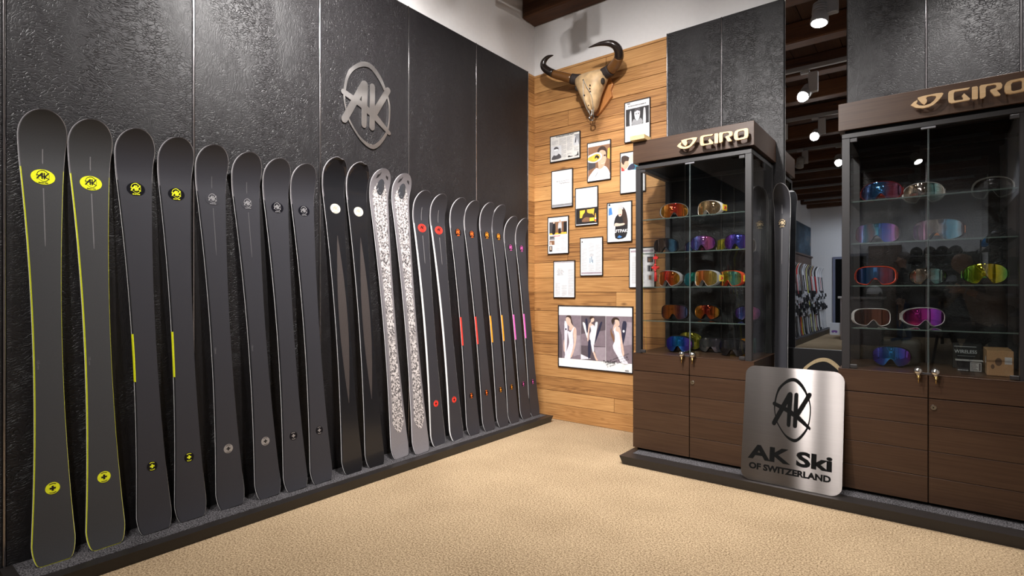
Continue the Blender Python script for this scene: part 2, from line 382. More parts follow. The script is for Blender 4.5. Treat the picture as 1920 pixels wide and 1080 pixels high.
def copy_tree(root, loc, rot=None, label=None, name=None):
    r = root.copy(); COL.objects.link(r); r.location = loc
    if rot is not None: r.rotation_euler = rot
    if label: r['label'] = label
    for ch in list(root.children):
        c = ch.copy(); COL.objects.link(c); c.parent = r
        for g in list(ch.children):
            d = g.copy(); COL.objects.link(d); d.parent = c
    return r
def text_bm(s, size, depth=0.0005, bold=0.0, sx=1.0, shear=0.0, align='CENTER'):
    cu = bpy.data.curves.new('t', 'FONT'); cu.body = s; cu.size = size; cu.extrude = depth; cu.offset = bold; cu.align_x = align; cu.align_y = 'CENTER'; cu.shear = shear
    cu.resolution_u = 3
    o = bpy.data.objects.new('t', cu); COL.objects.link(o); dg = bpy.context.evaluated_depsgraph_get(); dg.update()
    me = bpy.data.meshes.new_from_object(o.evaluated_get(dg)); bm = new_bm(); bm.from_mesh(me)
    bpy.data.objects.remove(o); bpy.data.curves.remove(cu); bpy.data.meshes.remove(me)
    bmesh.ops.transform(bm, matrix=Matrix.Diagonal((sx, 1, 1, 1)), verts=bm.verts)
    return bm
def put(bm, M): bmesh.ops.transform(bm, matrix=M, verts=bm.verts); return bm
def join(a, b, mi=None):
    me = bpy.data.meshes.new('j'); 
    if mi is not None:
        for f in b.faces: f.material_index = mi
    b.to_mesh(me); b.free(); a.from_mesh(me); bpy.data.meshes.remove(me); return a

# AK emblem, normalised to half height 1
_c = (2.188, 2.366, 0.276)
def _n(L): return [((y - _c[0]) / _c[2], (z - _c[1]) / _c[2]) for y, z in L]
LOGO_O = _n([(2.141, 2.636), (2.054, 2.566), (2.025, 2.511), (2.005, 2.427), (2.005, 2.35), (2.028, 2.265), (2.054, 2.213), (2.133, 2.126), (2.214, 2.09), (2.273, 2.116), (2.333, 2.191), (2.361, 2.268), (2.372, 2.383), (2.361, 2.45), (2.333, 2.519), (2.29, 2.589), (2.222, 2.642)])
LOGO_I = _n([(2.141, 2.603), (2.078, 2.558), (2.039, 2.496), (2.022, 2.426), (2.016, 2.352), (2.037, 2.267), (2.07, 2.211), (2.133, 2.146), (2.214, 2.118), (2.264, 2.142), (2.326, 2.215), (2.352, 2.28), (2.360, 2.379), (2.348, 2.447), (2.320, 2.501), (2.273, 2.563), (2.206, 2.613)])
LOGO_S = [((2.010, 2.232), (2.158, 2.494), .022, .024), ((2.163, 2.496), (2.158, 2.232), .024, .019), ((2.003, 2.403), (2.14, 2.358), .017, .021), ((2.14, 2.358), (2.25, 2.305), .021, .022), ((2.25, 2.305), (2.362, 2.226), .022, .013), ((2.224, 2.500), (2.221, 2.232), .020, .021), ((2.352, 2.512), (2.235, 2.32), .021, .022)]
def logo_bm(M, s, d0, d1, sx=1.0, bold=1.0, hi=True):
    bm = new_bm(); per = 4 if hi else 1
    f = lambda L: [(x * s * sx, y * s) for x, y in L]
    ring(bm, f(catmull(LOGO_O, per)), f(catmull([(x * (2 - bold) if bold > 1 else x, y * (2 - bold) if bold > 1 else y) for x, y in LOGO_I], per)), d0, d1, M)
    for i, (p, q, a, b) in enumerate(LOGO_S):
        p, q = _n([p])[0], _n([q])[0]
        e = (d1 - d0) * (0.01 + 0.004 * i)
        prism(bm, [(x * s * sx, y * s) for x, y in capsule(p, q, a / _c[2] * bold, b / _c[2] * bold, 6 if hi else 3)], d0, d1 + e, M)
    return bm

# ------------------------------------------------------------------ the room
XL, YB, XR, YR, ZC = -2.93, 4.10, 0.95, -10.4, 3.85
struct('floor', box(XL - .15, XR + .15, YR - .15, YB + .15, -.1, 0), M_carpet)
wl = struct('wall_left', box(XL - .15, XL, YR - .15, YB + .15, 0, ZC), M_white)
wb = struct('wall_back', box(XL, XR, YB, YB + .15, 0, ZC), M_white)
struct('wall_right', box(XR, XR + .15, YR - .15, YB + .15, 0, ZC), M_white)
struct('wall_rear', box(XL, XR, YR - .15, YR, 0, ZC), M_white)
ce = struct('ceiling', box(XL - .15, XR + .15, YR - .15, YB + .15, ZC, ZC + .1), M_ceil)
x = XL
while x < XR - .02:
    obj('ceiling_board', box(x + .004, min(x + .236, XR), YR, YB, ZC - .018, ZC), M_ceil, ce); x += .24
y = 3.90
while y > YR:
    bm = box(XL, XR, y, y + (.2 if y > 3.8 else .17), 3.625, ZC - .019); bevel(bm, .012, 1)
    obj('beam', bm, M_beam, ce); y -= .92
# charred panels on the left wall
seams = [-.95, -.25, .446, 1.141, 1.845, 2.539, 3.253, 3.96]
for a, b in zip(seams, seams[1:]):
    bm = box(XL, -2.905, a + .005, b - .005, .03, 3.163); bevel(bm, .003, 1)
    obj('panel', bm, M_char, wl)
for a in seams[1:]:
    obj('seam_strip', bevel(box(XL, -2.9015, a - .0045, a + .0045, .03, 3.163), .0018, 2), M_seam, wl)
# charred panels on the back wall
for a, b in ((-1.632, -1.216), (-1.216, -.797), (-.4355, -.028), (-.028, .3846), (.3846, .80)):
    bm = box(a + .004, b - .004, 4.05, YB, .03, 3.163); bevel(bm, .003, 1)
    obj('panel', bm, M_char, wb)
for a in (-1.628, -1.216, -.028, .3846):
    obj('seam_strip', bevel(box(a - .004, a + .004, 4.0465, YB, .03, 3.163), .0015, 2), M_seam, wb)
# larch planks, course by course
zs = [3.163, 3.14, 2.995, 2.884, 2.769, 2.63, 2.50, 2.37, 2.24, 2.12, 1.99, 1.86, 1.70, 1.58, 1.42, 1.28, 1.15, .98, .787, .677, .577, .383, .26, .14, 0.0]
for i, (zt, zb) in enumerate(zip(zs, zs[1:])):
    cuts = [-2.93]
    if i % 3 == 1: cuts.append(R.uniform(-2.6, -1.95))
    cuts.append(-1.636)
    for a, b in zip(cuts, cuts[1:]):
        d = R.uniform(0, .005)
        bm = box(a + .001, b - .001, 4.083 + d, YB, zb + .0017, zt - .0015); bevel(bm, .0016, 1)
        obj('plank', bm, M_plank, wb)
    bm = box(XL, -2.921 + R.uniform(0, .004), 3.966, 4.082, zb + .0016, zt - .0012)
    obj('plank', bm, M_planky, wl)
# mirror and the black emblem board under it
mir = thing('wall_mirror', 'tall frameless mirror between the black charred wall panels, reflecting the shop', 'mirror', (-.616, 4.08, .772))
obj('mirror_glass', box(-.796, -.4365, 4.0795, 4.085, .772, 3.163), M_mirror, mir)
obj('backing', box(-.796, -.4365, 4.0851, YB, .772, 3.163), M_void, mir)
eb = thing('emblem_board', 'black board with a gold ring emblem under the mirror, between the two display cabinets', 'sign', (-.616, 4.06, .06))
obj('board', box(-.796, -.4365, 4.06, YB, .03, .771), plain('jet_board', (.007, .0065, .007), .4), eb)
obj('emblem', logo_bm(Matrix.Translation((-.561, 4.06, .50)) @ MX_BACK, .215, 0, .002, 1.05), M_gold, eb)
# rear door
d = struct('door_1', box(-2.27, -1.4, YR, YR + .03, 0, 2.13), M_void)
bm = box(-2.34, -2.27, YR, YR + .05, 0, 2.2); bx(bm, -1.4, -1.33, YR, YR + .05, 0, 2.2); bx(bm, -2.27, -1.4, YR, YR + .05, 2.13, 2.2)
obj('door_frame', bm, plain('blue_grey_trim', (0.16, 0.17, 0.24), 0.5), d)
bm = tube(new_bm(), [(-1.5, YR + .04, 1.05), (-1.5, YR + .09, 1.05), (-1.62, YR + .09, 1.05)], .01); obj('door_handle', bm, M_chrome, d)
# timber post by the right wall
single('timber_post', bevel(box(.80, .95, -6.1, -5.9, 0, 3.62), .01), M_beam, 'dark brown timber post against the right wall, reflected in the right cabinet glass', 'post')

# ------------------------------------------------------------------ track lights
M_lamp = plain('lamp_face', (1, 1, 1), 0.4, emit=(1.0, 0.96, 0.92), estr=140)
M_lampoff = plain('lamp_face_off', (0.3, 0.3, 0.3), 0.2)
M_fix = plain('grey_fixture', (0.33, 0.33, 0.34), 0.45)
def track(y, label):
    t = thing('lighting_track', label, 'track', (-1, y, 3.6))
    obj('rail', bevel(box(-2.7, .7, y - .018, y + .018, 3.575, 3.624), .004, 1), plain('track_grey', (0.22, 0.22, 0.23), 0.4), t)
    obj('end_cap', box(-2.72, -2.7, y - .022, y + .022, 3.57, 3.624), M_metalblk, t)
    obj('end_cap', box(.7, .72, y - .022, y + .022, 3.57, 3.624), M_metalblk, t)
for y, wd in ((3.3, 'nearest the skull wall'), (1.55, 'second from the skull wall'), (-.33, 'just behind the camera'), (-2.2, 'fourth from the mirror'), (-4.1, 'fifth from the mirror'), (-6.0, 'sixth from the mirror'), (-8.0, 'farthest from the mirror')):
    track(y, 'grey ceiling lighting track along the beams, ' + wd)
def head(px, py, target, energy, angle, label, on=True, pz=3.33, size=.05, col=(1.0, 0.965, 0.94), blend=.6):
    """track spotlight: adapter box, arm and a round lamp head aimed at target"""
    t = thing('track_spotlight', label, 'spotlight', (px, py, 3.575))
    obj('adapter', bevel(box(px - .045, px + .045, py - .02, py + .02, 3.545, 3.575), .004, 1), M_fix, t)
    obj('gear_box', bevel(box(px + .035, px + .125, py - .03, py + .03, pz, 3.546), .006, 1), M_fix, t)
    p = Vector((px, py, pz)); dv = (Vector(target) - p).normalized()
    bm = tube(new_bm(), [p - dv * .13, p - dv * .10, p - dv * .02, p + dv * .05, p + dv * .055], [.035, .05, .058, .066, .06], 20)
    h = obj('lamp_head', bm, M_fix, t)
    for k in range(4):
        bm = tube(new_bm(), [p - dv * (.10 - k * .022), p - dv * (.094 - k * .022)], [.064, .064], 16); obj('fin', bm, M_fix, h)
    obj('lamp_face', tube(new_bm(), [p + dv * .052, p + dv * .0575], [.056, .056], 20), M_lamp if on else M_lampoff, t)
    if on:
        spot('spot_beam', p + dv * .07, target, energy, angle, blend, size, col)
head(-.70, 3.30, (-.90, 3.70, 1.2), 130, 85, 'lit grey track spotlight above the mirror, topmost bright lamp in it')
head(.20, 3.345, (.26, 3.70, 2.0), 300, 108, blend=.8, label='lit grey track spotlight above the right cabinet sign')
head(-2.02, 3.30, (-2.15, 4.05, 1.2), 130, 75, 'lit grey track spotlight near the ceiling before the skull')
head(-1.10, 1.52, (-2.1, 4.1, .7), 1200, 112, blend=1.0, label='lit grey track spotlight, second bright lamp down in the mirror')
head(-1.62, 1.55, (-2.9, 2.0, 2.3), 900, 112, blend=1.0, label='lit grey track spotlight aimed at the steel wall emblem')
head(-1.28, -.33, (-1.6, 4.0, .9), 330, 58, 'lit grey track spotlight, third bright lamp down in the mirror')
head(-1.75, -.30, (-2.9, .85, 2.2), 620, 98, blend=1.0, label='lit grey track spotlight aimed at the first leaning skis')
head(-.35, 1.55, (-.95, 2.3, 0), 370, 74, 'lit grey track spotlight over the beige carpet in front of the cabinets')
head(-.9, -.35, (-1.7, 1.7, 0), 370, 72, 'lit grey track spotlight over the open carpet beside the ski plinth')
head(-1.22, -2.2, (-1.0, 1.0, .0), 200, 80, 'lit grey track spotlight, fourth bright lamp down in the mirror')
head(.35, -.33, (-2.9, 3.6, 3.0), 380, 52, 'added unseen track spotlight behind the camera, brightening the upper left wall', blend=1.0)  # added lamp, no known fixture; lifts the white wall near the corner
head(-1.78, -2.1, (-2.6, -4.0, .8), 0, 60, 'unlit finned grey track spotlight seen sideways in the mirror', on=False)
for i, (a, b, tx, ty) in enumerate(((-1.3, -4.1, -2.7, -5.5), (-.2, -4.1, .9, -2.9), (-1.4, -6.0, -2.7, -7.0), (-.3, -6.0, .3, -9.8), (-1.3, -8.0, -2.4, -10.3), (-.3, -8.0, .2, -10.3))):
    head(a, b, (tx, ty, .9), 230, 100, 'lit grey track spotlight %s, over the rear of the shop' % ('left of the aisle, fifth track', 'right of the aisle, fifth track', 'left of the aisle, sixth track', 'right of the aisle, sixth track', 'left of the aisle, last track', 'right of the aisle, last track')[i], col=(.80, .88, 1.0))

# ------------------------------------------------------------------ plinths
def plinth(label, pts_top, pts_bot, inlay, zt=.058):
    t = thing('display_plinth', label, 'plinth', ((pts_top[0][0] + pts_top[2][0]) / 2, (pts_top[0][1] + pts_top[2][1]) / 2, 0))
    bm = new_bm()
    a = [bm.verts.new((x, y, 0)) for x, y in pts_bot]; b = [bm.verts.new((x, y, zt)) for x, y in pts_top]
    bm.faces.new(a[::-1]); bm.faces.new(b)
    for i in range(4): bm.faces.new((a[i], a[(i + 1) % 4], b[(i + 1) % 4], b[i]))
    bmesh.ops.recalc_face_normals(bm, faces=bm.faces)
    obj('base', bm, M_black, t)
    obj('carpet_inlay', box(*inlay, zt - .002, zt + .0015), M_inlay, t)
    return t
plinth('long low black plinth with dark carpet top under the leaning skis', [(-2.905, .43), (-2.645, .43), (-2.645, 3.985), (-2.905, 3.985)], [(-2.905, .43), (-2.665, .43), (-2.665, 3.97), (-2.905, 3.97)], (-2.903, -2.702, .47, 3.955))
plinth('low black plinth with dark carpet strip under both display cabinets', [(-1.652, 3.285), (.94, 3.285), (.94, 4.045), (-1.652, 4.045)], [(-1.635, 3.30), (.94, 3.30), (.94, 4.045), (-1.635, 4.045)], (-1.60, .93, 3.385, 4.02))

# ------------------------------------------------------------------ skis
def prof(L, s, tipk=.085):
    h = 0
    if s > L - .215: h += tipk * ((s - (L - .215)) / .215) ** 2.0
    if s < .13: h += .014 * (1 - s / .13) ** 2
    return h
def thick(L, s): return .006 + .0095 * math.sin(PI * min(1, max(0, s / L))) ** .8
def swid(L, s, wt, ww, wl_, notch=False, st=.10, tl=.085):
    a, b = tl, L - st; m = a + (b - a) * .46
    if s < a: return wl_ * (.66 + .34 * math.sqrt(max(0, 1 - (1 - s / a) ** 2)))
    if s <= m: return ww + (wl_ - ww) * ((m - s) / (m - a)) ** 2
    if s <= b: return ww + (wt - ww) * ((s - m) / (b - m)) ** 2
    return wt * max(0, 1 - ((s - b) / (L - b)) ** 2.35) ** (1 / 2.1)
def stations(L):
    S = [0, .006, .015, .03, .05, .07, .085] + [.085 + (L - .185) * i / 26 for i in range(1, 27)]
    S = sorted(set(S + [L - .225 + .0125 * i for i in range(0, 10)]))
    S += [L - .10 + .10 * math.sin(PI / 2 * i / 12) for i in range(1, 12)] + [L - .0004]
    return S
def strip(bm, rows):
    """closed loop section rows -> tube"""
    R_ = [[bm.verts.new(p) for p in r] for r in rows]; n = len(R_[0])
    for a, b in zip(R_, R_[1:]):
        for k in range(n): bm.faces.new((a[k], a[(k + 1) % n], b[(k + 1) % n], b[k]))
    bm.faces.new(R_[0][::-1]); bm.faces.new(R_[-1]); bmesh.ops.recalc_face_normals(bm, faces=bm.faces)
    return bm
SKIMESH = {}
def ski_layers(L, wt, ww, wl_, asym=0):
    key = (L, wt, ww, wl_, asym)
    if key in SKIMESH: return SKIMESH[key]
    rim, core, top = [], [], []
    for s in stations(L):
        w_ = swid(L, s, wt, ww, wl_) / 2; h = prof(L, s); t = thick(L, s)
        z = s
        if asym and s > L - .10: pass
        rim.append([(h, -w_, z), (h + .0035, -w_, z), (h + .0035, w_, z), (h, w_, z)])
        wc = max(w_ - .0006, .0004); wtp = max(w_ - .0026, .0003)
        core.append([(h + .0035, -wc, z), (h + t, -wtp, z), (h + t, wtp, z), (h + .0035, wc, z)])
        wq = max(w_ - .0034, .0002)
        q = z if s < L - .10 else L - .10 + (s - L + .10) * .0966 / .10
        q = max(q, .0030)
        top.append([(h + t, -wq, q), (h + t + .0012, -wq * .985, q), (h + t + .0012, wq * .985, q), (h + t, wq, q)])
    SKIMESH[key] = tuple(strip(new_bm(), r) for r in (rim, core, top))
    for f in SKIMESH[key][0].faces:
        f.normal_update()
        if f.normal.x < -.8: f.material_index = 1
    for f in SKIMESH[key][1].faces:
        if f.calc_center_median().z > L - .24: f.material_index = 1
    return SKIMESH[key]
def ell_on(L, s, a, b, off, y0=0, n=28):
    """thin oval badge lying on the topsheet at s"""
    M = Matrix.Translation((prof(L, s) + thick(L, s) + .0012, y0, s)) @ MX_LEFT
    return prism(new_bm(), ell(0, 0, a, b, n), 0, off, M), M
def lay(bm, L, s0):
    """bend flat badge work down onto the curved topsheet"""
    x0 = prof(L, s0) + thick(L, s0)
    for v in bm.verts: v.co.x += prof(L, v.co.z) + thick(L, v.co.z) - x0
    return bm
def make_ski(idx, base, tipy, L, lean, label, group, wt=.157, ww=.094, wl_=.140, top=None, side=None, core=None,
             badge=None, bs=1.566, ba=.037, bb=.031, ink=None, cross=None, cink=None, ca=.0225, accent=None, line=None, num=None, extra=None, smalltext=None, rz=0.0):
    roll = math.atan2(base[1] - tipy, L)
    t = thing('alpine_ski', label, 'ski', base, (roll, -lean, rz), group)
    r, c, tp = ski_layers(L, wt, ww, wl_)
    obj('steel_edge', r.copy(), [M_edge, M_sideblk], t, True); obj('sidewall', c.copy(), [core or M_sideblk, M_greysheet], t, True); tsh = obj('topsheet', tp.copy(), top or M_ski, t, True, True)
    def surf(s): return prof(L, s) + thick(L, s) + .0012
    if badge:
        bm, M = ell_on(L, bs, ba, bb, .0012); bo = obj('badge', lay(bm, L, bs), badge, t, True)
        bm = logo_bm(M @ Matrix.Translation((0, .004, 0)), bb * .78, .0012, .0018, 1.25, 1.0, idx < 9); obj('emblem', lay(bm, L, bs), ink, bo, True)
        bm = put(text_bm('SINCE 1995', bb * .2, .0002, .0003), M @ Matrix.Translation((0, -bb * .8, .0015))); obj('lettering', lay(bm, L, bs), ink, bo, True)
    if cross:
        bm, M = ell_on(L, .298, ca, ca, .001); co = obj('cross_badge', bm, cross, t, True)
        k = ca * .42; q = ca * .15
        bm = prism(new_bm(), [(-q, -k), (q, -k), (q, -q), (k, -q), (k, q), (q, q), (q, k), (-q, k), (-q, q), (-k, q), (-k, -q), (-q, -q)], .001, .0016, M); obj('cross', bm, cink, co, True)
        bm = new_bm()
        for sg in (1, -1):
            a0 = PI / 2 * sg
            oo = [(math.cos(a0 + d) * ca * .86, math.sin(a0 + d) * ca * .86) for d in (-.6, -.3, 0, .3, .6)] + [(math.cos(a0 + d) * ca * .74, math.sin(a0 + d) * ca * .74) for d in (.6, .3, 0, -.3, -.6)]
            prism(bm, oo, .001, .0015, M)
        obj('ring_lettering', bm, cink, co, True)
    if accent:
        rows = []
        for i in range(9):
            s = .69 + .215 * i / 8; w_ = swid(L, s, wt, ww, wl_) / 2; tt = thick(L, s)
            rows.append([(.0036, -w_ + .001, s), (.0036, -w_ - .0012, s), (tt + .0014, -w_ + .0008, s), (tt + .0014, -w_ + .0032, s)])
        obj('side_accent', strip(new_bm(), rows), accent, t, True)
    if line:
        bm = new_bm()
        for a, b in ([(1.62, 1.68), (1.28, 1.52)] if line is not M_silver else [(1.61, 1.70), (1.30, 1.50)]):
            n = 8; rows = []
            for i in range(n + 1):
                s = a + (b - a) * i / n; q = .0018 if i not in (0,) else .0008
                rows.append([(surf(s), -q, s), (surf(s) + .0006, -q, s), (surf(s) + .0006, q, s), (surf(s), q, s)])
            strip(bm, rows)
        obj('stringer_line', bm, line, t, True)
    if num:
        s = .125
        bm = put(text_bm(num, .017, .0002), Matrix.Translation((surf(s), .012, s)) @ MX_LEFT); obj('size_number', bm, M_dkgrey, t, True)
    if smalltext:
        s = .80
        bm = put(text_bm(smalltext, .011, .0002), Matrix.Translation((surf(s), -swid(L, s, wt, ww, wl_) * .36, s)) @ MX_LEFT @ Matrix.Rotation(-PI / 2, 4, 'Z')); obj('side_lettering', bm, M_lineg, t, True)
    if extra: extra(t, L, surf, wt, ww, wl_)
    return t
rad = math.radians
GR = 'skis leaning on the left wall'
def wavy(t, L, surf, wt, ww, wl_):
    for ch in t.children:
        if ch.name.split('.')[0] in ('steel_edge', 'sidewall', 'topsheet'):
            ch.data.materials
            for v in ch.data.vertices:
                if v.co.z > L - .05:
                    k = (v.co.z - (L - .05)) / .05; q = v.co.y / wt
                    v.co.z -= k * (.012 * math.exp(-((q - .10) / .09) ** 2) + .006 * math.exp(-((q - .42) / .06) ** 2))
    # dark brown wavy tip guard and long carbon diamond
    pts = []
    for s, f in ((L - .075, -.97), (L - .05, -.93), (L - .03, -.80), (L - .012, -.52), (L - .006, -.28), (L - .011, 0), (L - .010, .25), (L - .013, .5), (L - .04, .86), (L - .08, .97)):
        pts.append((s, f * swid(L, s, wt, ww, wl_) / 2))
    bm = new_bm(); lo = []; hi = []
    for s, y in pts:
        s2 = s - (.016 if abs(y) < .06 else .02); 
        lo.append(bm.verts.new((surf(s2) + .0012, y * .88, s2))); hi.append(bm.verts.new((surf(s) + .0012, y, s)))
    for i in range(len(pts) - 1): bm.faces.new((lo[i], lo[i + 1], hi[i + 1], hi[i]))
    bmesh.ops.solidify(bm, geom=list(bm.faces), thickness=.0012)
    obj('tip_guard', bm, plain('brown_carbon', (0.05, 0.038, 0.034), 0.35), t, True)
    rows = []
    for i in range(25):
        s = .42 + 1.02 * i / 24; k = .5 * (1 + math.cos(PI * (2 * i / 24 - 1)))
        q = max(.0006, .030 * k ** .45)
        rows.append([(surf(s), -q, s), (surf(s) + .0006, -q, s), (surf(s) + .0006, q, s), (surf(s), q, s)])
    obj('carbon_inlay', strip(new_bm(), rows), M_carbon, t, True)
def camo(t, L, surf, wt, ww, wl_):
    rows = []
    for i in range(49):
        s = .165 + (L - .24) * i / 48; e = min(1, min(i, 48 - i) / 2.5 + .3)
        q = (swid(L, s, wt, ww, wl_) / 2 - .018) * e
        rows.append([(surf(s), -q, s), (surf(s) + .0006, -q, s), (surf(s) + .0006, q, s), (surf(s), q, s)])
    g = obj('speckle_graphic', strip(new_bm(), rows), M_camo, t, True)
    s = 1.787; M = Matrix.Translation((surf(s) + .0006, 0, s)) @ MX_LEFT
    b = obj('badge', lay(prism(new_bm(), ell(0, 0, .030, .050, 28), .0004, .0016, M), L, s), plain('slate_badge', (0.05, 0.052, 0.06), 0.2), t, True)
    obj('emblem', lay(logo_bm(M, .036, .0016, .0024, 1.0), L, s), plain('grey_emblem', (0.24, 0.24, 0.26), 0.3), b, True)
    rows = []
    for i in range(7):
        f = -1 + 2 * i / 6; s0 = L - .045 - .02 * abs(f) ** 1.5 + (.012 if i in (2, 4) else 0); q = f * .05
        rows.append((q, s0))
    bm = new_bm(); a = [bm.verts.new((surf(s) + .001, y, s)) for y, s in rows]; b2 = [bm.verts.new((surf(s + .03) + .001, y * .8, s + .03)) for y, s in rows]
    for i in range(6): bm.faces.new((a[i], a[i + 1], b2[i + 1], b2[i]))
    bmesh.ops.solidify(bm, geom=list(bm.faces), thickness=.001)
    obj('tip_guard', bm, plain('slate_tip', (0.055, 0.053, 0.058), 0.3), t, True)
Z0 = .059
K = dict
specs = [
 ((-2.803, .579), .556, 1.827, 3.2, 'wide charcoal ski with big yellow oval badge, nearest the camera', K(top=M_ski1, core=M_yellow, badge=M_yellow, ink=M_ink, cross=M_yellow, cink=M_ink, ba=.039, bb=.031, ca=.0235, line=M_lineg, smalltext='125 mm')),
 ((-2.801, .753), .713, 1.827, 3.2, 'wide charcoal ski with big yellow oval badge, second from the left', K(top=M_ski1, core=M_yellow, badge=M_yellow, ink=M_ink, cross=M_yellow, cink=M_ink, ba=.039, bb=.031, ca=.0235, line=M_lineg, smalltext='125 mm')),
 ((-2.801, .937), .877, 1.827, 3.2, 'black ski with yellow emblem on black badge, third from the left', K(badge=M_badgeblk, ink=M_yellow, cross=M_badgeblk, cink=M_yellow, accent=M_yellow, num='165', ca=.0215, ba=.0365, bb=.030)),
 ((-2.816, 1.095), 1.048, 1.827, 2.8, 'black ski with yellow emblem on black badge, fourth from the left', K(badge=M_badgeblk, ink=M_yellow, cross=M_badgeblk, cink=M_yellow, accent=M_yellow, num='166', ca=.0215, ba=.0365, bb=.030)),
 ((-2.814, 1.281), 1.210, 1.827, 2.8, 'black ski with clear outline badge, fifth from the left', K(badge=M_ski, ink=M_silver, cross=M_silver, cink=M_ink, smalltext='126mm', ba=.0365, bb=.030, line=M_dkgrey)),
 ((-2.796, 1.468), 1.385, 1.827, 3.4, 'black ski with clear outline badge, sixth from the left', K(badge=M_ski, ink=M_silver, cross=M_silver, cink=M_ink, smalltext='126mm', ba=.0365, bb=.030, line=M_dkgrey)),
 ((-2.775, 1.614), 1.552, 1.827, 4.1, 'black ski with silver emblem on black badge, seventh from the left', K(badge=M_badgeblk, ink=M_silver, cross=M_badgeblk, cink=M_silver, num='166', ba=.0355, bb=.030)),
 ((-2.77, 1.77), 1.712, 1.827, 4.2, 'black ski with silver emblem on black badge, eighth from the left', K(badge=M_badgeblk, ink=M_silver, cross=M_badgeblk, cink=M_silver, num='160', ba=.0355, bb=.030)),
 ((-2.771, 1.979), 1.918, 1.907, 4.0, 'glossy black ski with wavy tip and cream badge, left one of two', K(top=M_skig, badge=M_cream, ink=plain('cream_ink', (.38, .32, .25), .4), bs=1.605, ba=.035, bb=.030, extra=wavy, wt=.163, wl_=.143)),
 ((-2.765, 2.142), 2.082, 1.907, 4.0, 'glossy black ski with wavy tip and cream badge, right one of two', K(top=M_skig, badge=M_cream, ink=MATS['cream_ink'], bs=1.605, ba=.035, bb=.030, extra=wavy, wt=.163, wl_=.143)),
 ((-2.775, 2.353), 2.262, 1.90, 4.0, 'silver and white speckled ski with dark oval emblem, left one of two', K(top=M_greysheet, core=M_greysheet, extra=camo, wt=.160, wl_=.145)),
 ((-2.741, 2.507), 2.444, 1.90, 5.0, 'silver and white speckled ski with dark oval emblem, right one of two', K(top=M_greysheet, core=M_greysheet, extra=camo, wt=.160, wl_=.145)),
 ((-2.781, 2.706), 2.628, 1.812, 3.9, 'black ski with red round badge and white edge, beside the speckled skis', K(core=M_whitep, badge=M_redac, ink=M_ink, cross=M_redac, cink=M_ink, bs=1.554, ba=.039, bb=.030, line=M_silver)),
 ((-2.778, 2.893), 2.790, 1.812, 4.0, 'black ski with red round badge and white edge, right one of two', K(core=M_whitep, badge=M_redac, ink=M_ink, cross=M_redac, cink=M_ink, bs=1.554, ba=.039, bb=.030, line=M_silver)),
 ((-2.781, 3.081), 2.997, 1.812, 3.9, 'black ski with orange emblem and red side mark, left one of two', K(badge=M_badgeblk, ink=M_orangered, cross=M_badgeblk, cink=M_orangered, accent=M_redac, num='166', bs=1.554, ba=.034, bb=.030)),
 ((-2.767, 3.248), 3.150, 1.812, 4.3, 'black ski with orange emblem and red side mark, right one of two', K(badge=M_badgeblk, ink=M_orangered, cross=M_badgeblk, cink=M_orangered, accent=M_redac, num='166', bs=1.554, ba=.034, bb=.030)),
 ((-2.762, 3.416), 3.337, 1.821, 4.5, 'black ski with amber emblem and amber side mark, left one of two', K(badge=M_badgeblk, ink=M_orange, cross=M_badgeblk, cink=M_orange, accent=M_orange, num='168', bs=1.562, ba=.034, bb=.030)),
 ((-2.767, 3.567), 3.486, 1.821, 4.3, 'black ski with amber emblem and amber side mark, right one of two', K(badge=M_badgeblk, ink=M_orange, cross=M_badgeblk, cink=M_orange, accent=M_orange, num='168', bs=1.562, ba=.034, bb=.030)),
 ((-2.781, 3.753), 3.650, 1.745, 4.1, 'short black ski with pink emblem and pink side mark, left one of two', K(badge=M_badgeblk, ink=M_pink, cross=M_badgeblk, cink=M_pink, accent=M_pink, num='158', bs=1.482, ba=.034, bb=.030)),
 ((-2.784, 3.891), 3.812, 1.745, 4.0, 'short black ski with pink emblem and pink side mark, nearest the plank wall', K(badge=M_badgeblk, ink=M_pink, cross=M_badgeblk, cink=M_pink, accent=M_pink, num='158', bs=1.482, ba=.034, bb=.030)),
]
for i, (b, ty, L, ln, lab, kw) in enumerate(specs):
    make_ski(i, (b[0], b[1], Z0), ty, L, rad(ln), lab, GR, **kw)
# the ski standing between the left cabinet and the mirror
o = make_ski(12, (-.797, 3.93, Z0), 3.93, 1.815, rad(2.6), 'black ski with gold emblem leaning beside the left cabinet and the mirror', None, wt=.106, ww=.080, wl_=.10, top=M_ski, badge=M_badgeblk, ink=M_gold, ba=.026, bb=.030, bs=1.556, line=M_lineg)
o.rotation_euler = Euler((0, -rad(2.2), rad(-90)), 'XYZ')


# ------------------------------------------------------------------ wall emblem
em = thing('wall_emblem', 'large brushed steel AK emblem mounted on the charred left wall panel', 'emblem', (-2.905, 2.188, 2.366))
obj('emblem_plate', logo_bm(Matrix.Translation((-2.9, 2.188, 2.366)) @ MX_LEFT, .276, 0, .004), M_steelh, em)
bm = new_bm()
for y, z in ((2.05, 2.27), (2.33, 2.47), (2.16, 2.42), (2.22, 2.12)): tube(bm, [(-2.905, y, z), (-2.8985, y, z)], .006)
obj('standoff', bm, M_chrome, em)

